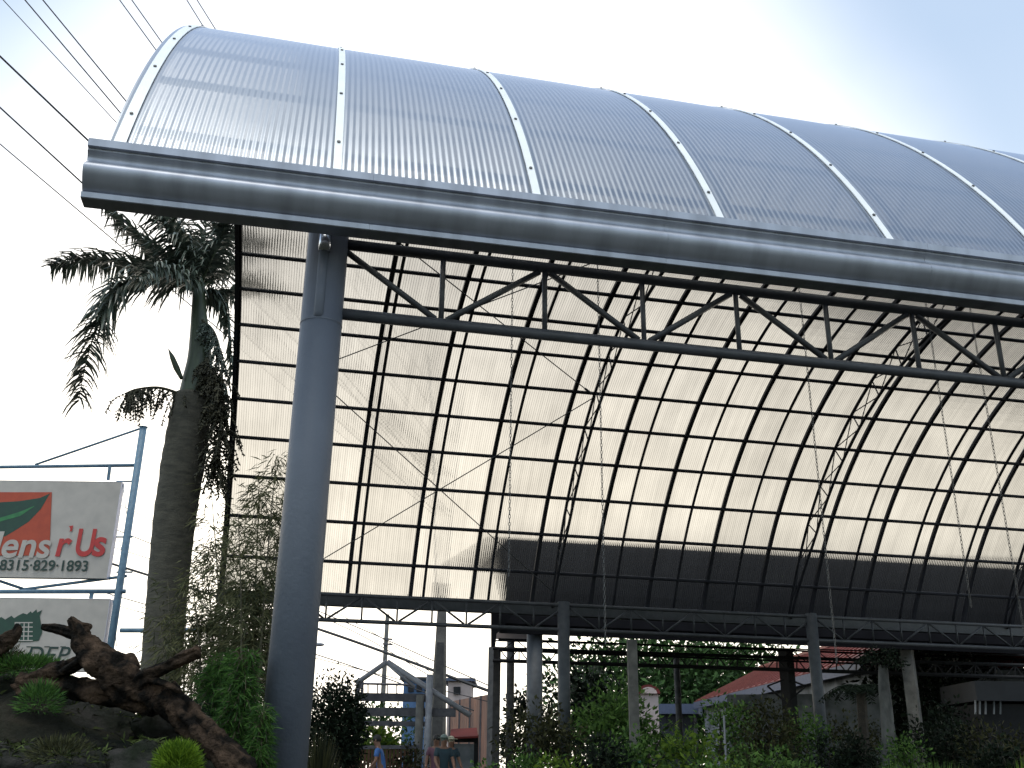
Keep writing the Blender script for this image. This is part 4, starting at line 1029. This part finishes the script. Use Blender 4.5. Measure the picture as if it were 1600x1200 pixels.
def log(b, path, widths, n=26, k=16, amp=.42):
    pts = spline([PP(x, y, DD+o) for x, y, o in path], k); rs = lerpl([w*1.12*DD/FPX/2 for w in widths], len(pts))
    b.tube(pts, rs, n, wob=lambda p, a, i: 1+amp*noise.fractal(Vector((p.x*5+math.cos(a)*.9, p.y*5+math.sin(a)*.9, p.z*5)), 1, 2, 4)+.11*math.sin(a*5+p.z*6)+.22*noise.noise(Vector((p.x*14+math.cos(a)*2.5, p.y*14+math.sin(a)*2.5, p.z*14)))+.13*noise.noise(Vector((math.cos(a)*7, math.sin(a)*7, (p.x+p.z)*9)))+.07*noise.noise(Vector((p.x*45+math.cos(a)*6, p.y*45+math.sin(a)*6, p.z*45))))
    return pts
rootp = GP(215, 1204, DD); 
dw = thing('driftwood_stump', rootp, 'large brown driftwood stump with forked upturned roots on the rock mound', 'driftwood')
def wood(path, widths, name, **kw):
    b = MB(); log(b, path, widths, **kw); return b.build(name, M['wood'], dw, smooth=True)
wood([(110, 966, 0), (122, 985, 0), (133, 1008, .0), (160, 1035, 0), (188, 1062, 0), (215, 1085, .05), (250, 1098, .05)], [9, 20, 30, 40, 44, 42, 36], 'main_root', n=40)
wood([(255, 1085, 0), (280, 1108, 0), (312, 1138, -.1), (345, 1170, -.2), (375, 1205, -.3), (400, 1260, -.4)], [34, 36, 34, 33, 34, 38], 'trunk', n=40)
wood([(67, 980, .05), (88, 983, .02), (118, 991, 0)], [9, 12, 15], 'root_arm')
wood([(205, 1082, 0), (228, 1058, -.05), (262, 1042, -.1), (290, 1026, -.15), (309, 1016, -.2)], [26, 20, 15, 15, 14], 'root_arm')
wood([(150, 1020, 0), (118, 1038, .05), (85, 1050, .1), (52, 1062, .1), (28, 1080, .1)], [18, 20, 22, 24, 26], 'root_arm')
wood([(30, 1064, .1), (80, 1072, .1), (140, 1080, .1), (220, 1090, .05)], [24, 26, 26, 30], 'root_arm')
wood([(225, 1058, -.05), (248, 1066, -.1), (268, 1074, -.12), (282, 1080, -.15)], [10, 9, 8, 6], 'root_arm', n=8)
wood([(150, 1018, -.05), (125, 1030, -.05), (95, 1052, -.05)], [6, 9, 10], 'root_arm', n=8)
wood([(190, 1060, .2), (198, 1042, .22), (207, 1030, .22), (214, 1046, .2)], [16, 20, 16, 10], 'root_arm', n=10)
wood([(165, 1072, -.1), (190, 1062, -.1), (135, 1064, -.1)], [5, 6, 4], 'root_arm', n=6)
wood([(128, 990, 0), (135, 985, 0), (141, 978, 0), (127, 974, 0)], [8, 9, 6, 4], 'root_arm', n=8)
lb = MB(); log(lb, [(-45, 1050, .3), (-15, 1022, .3), (6, 1005, .3), (24, 988, .3), (27, 975, .3)], [36, 30, 22, 15, 6])
tag(lb.build('driftwood_branch', M['wood'], origin=PP(-20, 1100, DD+.3), smooth=True), 'short dark driftwood branch poking in at the left edge', 'driftwood')
# boulders
RK = [(225, 1178, 120, 46, -.3, 'rounded grey boulder behind the lime green bush'), (60, 1120, 110, 60, .5, 'dark mossy boulder under the left root arm'),
      (150, 1120, 150, 70, .6, 'large dark boulder in the middle of the mound under the stump'), (20, 1180, 120, 60, -.3, 'dark boulder at the lower left corner'),
      (300, 1190, 110, 60, .25, 'dark boulder under the sloping driftwood trunk'), (120, 1195, 130, 50, -.45, 'dark low boulder at the bottom edge between two others'),
      (250, 1112, 80, 40, .4, 'small boulder tucked beneath the fork of the stump'), (15, 1062, 190, 100, 1.0, 'broad dark boulder at the left edge carrying the mossy plant'), (125, 1092, 130, 60, .9, 'dark boulder behind the gap under the left root arm'),
      (-40, 1100, 120, 90, .5, 'tall dark boulder cut by the left edge')]
ROCKLEAF = []
for i, (x, y, w, h_, o_, lab) in enumerate(RK):
    c_ = PP(x, y+h_*.45, DD+o_); k_ = DD/FPX; b = MB(); b.ball(c_, w*k_/2, 28, 18, .34, i*3.1+1, (1, .8, h_/w*1.35), 1.3)
    for q in range(500):
        p_ = Vector(b.v[rng.randrange(len(b.v))])
        if p_.z > c_.z and noise.noise(p_*2.2) > -.1: ROCKLEAF.append(p_)
    tag(b.build('boulder', M['rock'], origin=(c_.x, c_.y, c_.z-h_*k_*.6), smooth=True), lab, 'rock', 'boulders of the mound')
lit = MB()
for i in range(5200):
    u = rng.uniform(-3.4, 3.2); v = rng.uniform(-1.9, 1.6); q = mc-EX*.7+EX*u+EYv*v; z_ = mz(u, v)
    if noise.noise(Vector((u*1.1, v*1.1, 9))) < -.08: continue
    lit.leaf(Vector((q.x, q.y, z_-.01)), Vector((rng.gauss(0, .7), rng.gauss(0, .7), rng.uniform(.1, 1))), rng.uniform(.05, .14), rng.uniform(.012, .035), .35)
for p_ in ROCKLEAF:
    for q in range(2): lit.leaf(p_+Vector((rng.gauss(0, .03), rng.gauss(0, .03), -.005)), Vector((rng.gauss(0, .7), rng.gauss(0, .7), rng.uniform(.1, 1))), rng.uniform(.04, .12), rng.uniform(.008, .022), .4)
lo = lit.build('ground_cover', M['litter'], origin=(mc.x, mc.y, 0)); tag(lo, 'dark leafy ground cover over the rock mound under the driftwood', 'ground cover'); lo['kind'] = 'stuff'
# lime bush, feathery shrubs, mossy clumps
def fuzz(px, py, wpx, hpx, d, m, label, n, leaf, name='bush', cat='bush', lw=.12, up=.8):
    c_ = PP(px, py, d); rx = wpx*d/FPX/2; rz = hpx*d/FPX/2; b = MB()
    for i in range(n):
        q = Vector((rng.gauss(0, 1), rng.gauss(0, 1), rng.gauss(0, 1))).normalized()
        if q.z < -.5: q.z = -q.z
        s_ = rng.random()**.35; p = c_+Vector((q.x*rx*s_, q.y*rx*s_, q.z*rz*s_)); d_ = q*1.0+Vector((rng.gauss(0, .35), rng.gauss(0, .35), up*rng.random()))
        b.leaf(p, d_, leaf*rng.uniform(.6, 1.4), leaf*lw, .1)
    return tag(b.build(name, M[m], origin=(c_.x, c_.y, max(0, c_.z-rz))), label, cat)
fuzz(277, 1200, 62, 66, 6.6, 'lime', 'small bright lime green tufted bush at the bottom edge', 3200, .055)
def feather(px, py, wpx, hpx, d, m, label, nb, ln, seed, name='shrub', cat='shrub'):
    r_ = random.Random(seed); c_ = PP(px, py, d); o = thing(name, (c_.x, c_.y, 0), label, cat); rx = wpx*d/FPX/2; top = c_.z+hpx*d/FPX/2; bot = max(.05, c_.z-hpx*d/FPX/2)
    st = MB(); lf = MB()
    st.tube([(c_.x, c_.y, 0), (c_.x, c_.y, top*.9)], [.04, .012], 6)
    for i in range(nb):
        f = r_.random(); z = bot+(top-bot)*f; a = r_.uniform(0, 2*math.pi); R_ = rx*(1-.65*f)*r_.uniform(.55, 1.1)
        s_ = Vector((c_.x, c_.y, z-.12)); e = s_+Vector((math.cos(a)*R_, math.sin(a)*R_, r_.uniform(-.1, .22)))
        m_ = s_.lerp(e, .5)+Vector((0, 0, .1)); pts = spline([s_, m_, e], 5); st.tube(pts, .004, 4, cap=False)
        for q in range(26):
            t_ = (q+.5)/26*(len(pts)-1); aa = min(int(t_), len(pts)-2); p = pts[aa].lerp(pts[aa+1], t_-aa)
            lf.leaf(p, Vector((r_.gauss(0, .6), r_.gauss(0, .6), r_.gauss(.0, .5)))+Vector((math.cos(a), math.sin(a), 0))*.6, ln*r_.uniform(.6, 1.3), ln*.10, .3)
    st.build('stem', M['bamboostem'], o); lf.build('foliage', M[m], o)
feather(372, 1130, 120, 190, 8.9, 'conifer', 'feathery green shrub leaning on the left of the front column', 230, .10, 5)
feather(335, 1100, 110, 120, 9.6, 'conifer', 'feathery green shrub behind the upturned root arm', 170, .10, 6)
feather(405, 1175, 70, 110, 8.6, 'conifer', 'low feathery green shrub at the foot of the front column', 110, .09, 8)
feather(300, 1160, 110, 90, 9.2, 'darkleaf', 'dark low shrub behind the sloping driftwood trunk', 130, .09, 9)
fuzz(40, 1048, 120, 34, DD+.5, 'conifer', 'green mossy plant on top of the mound, left of the stump', 2600, .07, 'moss_plant', 'plant')
fuzz(62, 1100, 60, 60, DD-.1, 'conifer', 'green leafy tuft hanging below the left root arm', 900, .06, 'moss_plant', 'plant')
fuzz(95, 1180, 90, 44, DD-.6, 'olive', 'dusky green tuft at the bottom between boulders', 900, .06, 'moss_plant', 'plant')
fuzz(-10, 1040, 90, 60, DD+.4, 'olive', 'brownish plant cut by the left edge above the boulders', 900, .07, 'moss_plant', 'plant')

# ================================================================== BAMBOO
def bamboo(specs, d, label, lf_n, seed, m='bamboo'):
    r_ = random.Random(seed); b0 = GP(specs[0][0], 1200, d); o = thing('bamboo_clump', b0, label, 'bamboo'); lf = MB()
    for (xb, xt, yt, dens) in specs:
        dd = d+r_.uniform(-.5, .5); bs = GP(xb, 1200, dd); tp = PP(xt, yt, dd); md = PP((xb*.65+xt*.35), (1200+yt)/2, dd)
        pts = spline([bs, md, tp], 8); st = MB(); st.tube(pts, lerpl([.016, .012, .004], len(pts)), 5); st.build('stem', M['bamboostem'], o)
        for i in range(int(lf_n*dens)):
            t_ = (r_.random()**.8)*(len(pts)-1); a = min(int(t_), len(pts)-2); p = pts[a].lerp(pts[a+1], t_-a)
            f = t_/(len(pts)-1); an_ = r_.uniform(0, 6.28); R_ = r_.random()**.6*(.50*(1-f)**.6+.10)
            q = p+Vector((math.cos(an_)*R_, math.sin(an_)*R_, R_*r_.uniform(-.4, .3)))
            if i % 6 == 0: st2 = lf.tube([p, q], .003, 3, cap=False)
            for w in range(3): lf.leaf(q+Vector((r_.gauss(0, .04), r_.gauss(0, .04), r_.gauss(0, .04))), Vector((math.cos(an_)+r_.gauss(0, .6), math.sin(an_)+r_.gauss(0, .6), r_.gauss(-.35, .55))), r_.uniform(.09, .20), .017, .28)
    lf.build('leaves', M[m], o)
bamboo([(400, 432, 712, 1.0), (392, 405, 760, .8), (380, 372, 800, .6), (410, 440, 790, 1), (395, 425, 900, 1.2), (370, 390, 905, 1.2), (415, 418, 950, 1.4)], 12.5, 'tall sparse bamboo clump rising beside the left of the front column', 420, 3)
bamboo([(350, 330, 760, .5), (342, 318, 850, .8), (355, 345, 840, .8), (365, 360, 930, 1.4), (335, 325, 960, 1.2), (320, 300, 900, .6), (385, 385, 1000, 1.5)], 13.2, 'wispy brown bamboo clump between the palm trunk and front column', 420, 4)
bamboo([(270, 262, 905, .35), (262, 250, 960, .35), (285, 290, 960, .5), (300, 296, 1000, .6)], 12.8, 'thin dry bamboo sprays in front of the palm trunk', 300, 5)
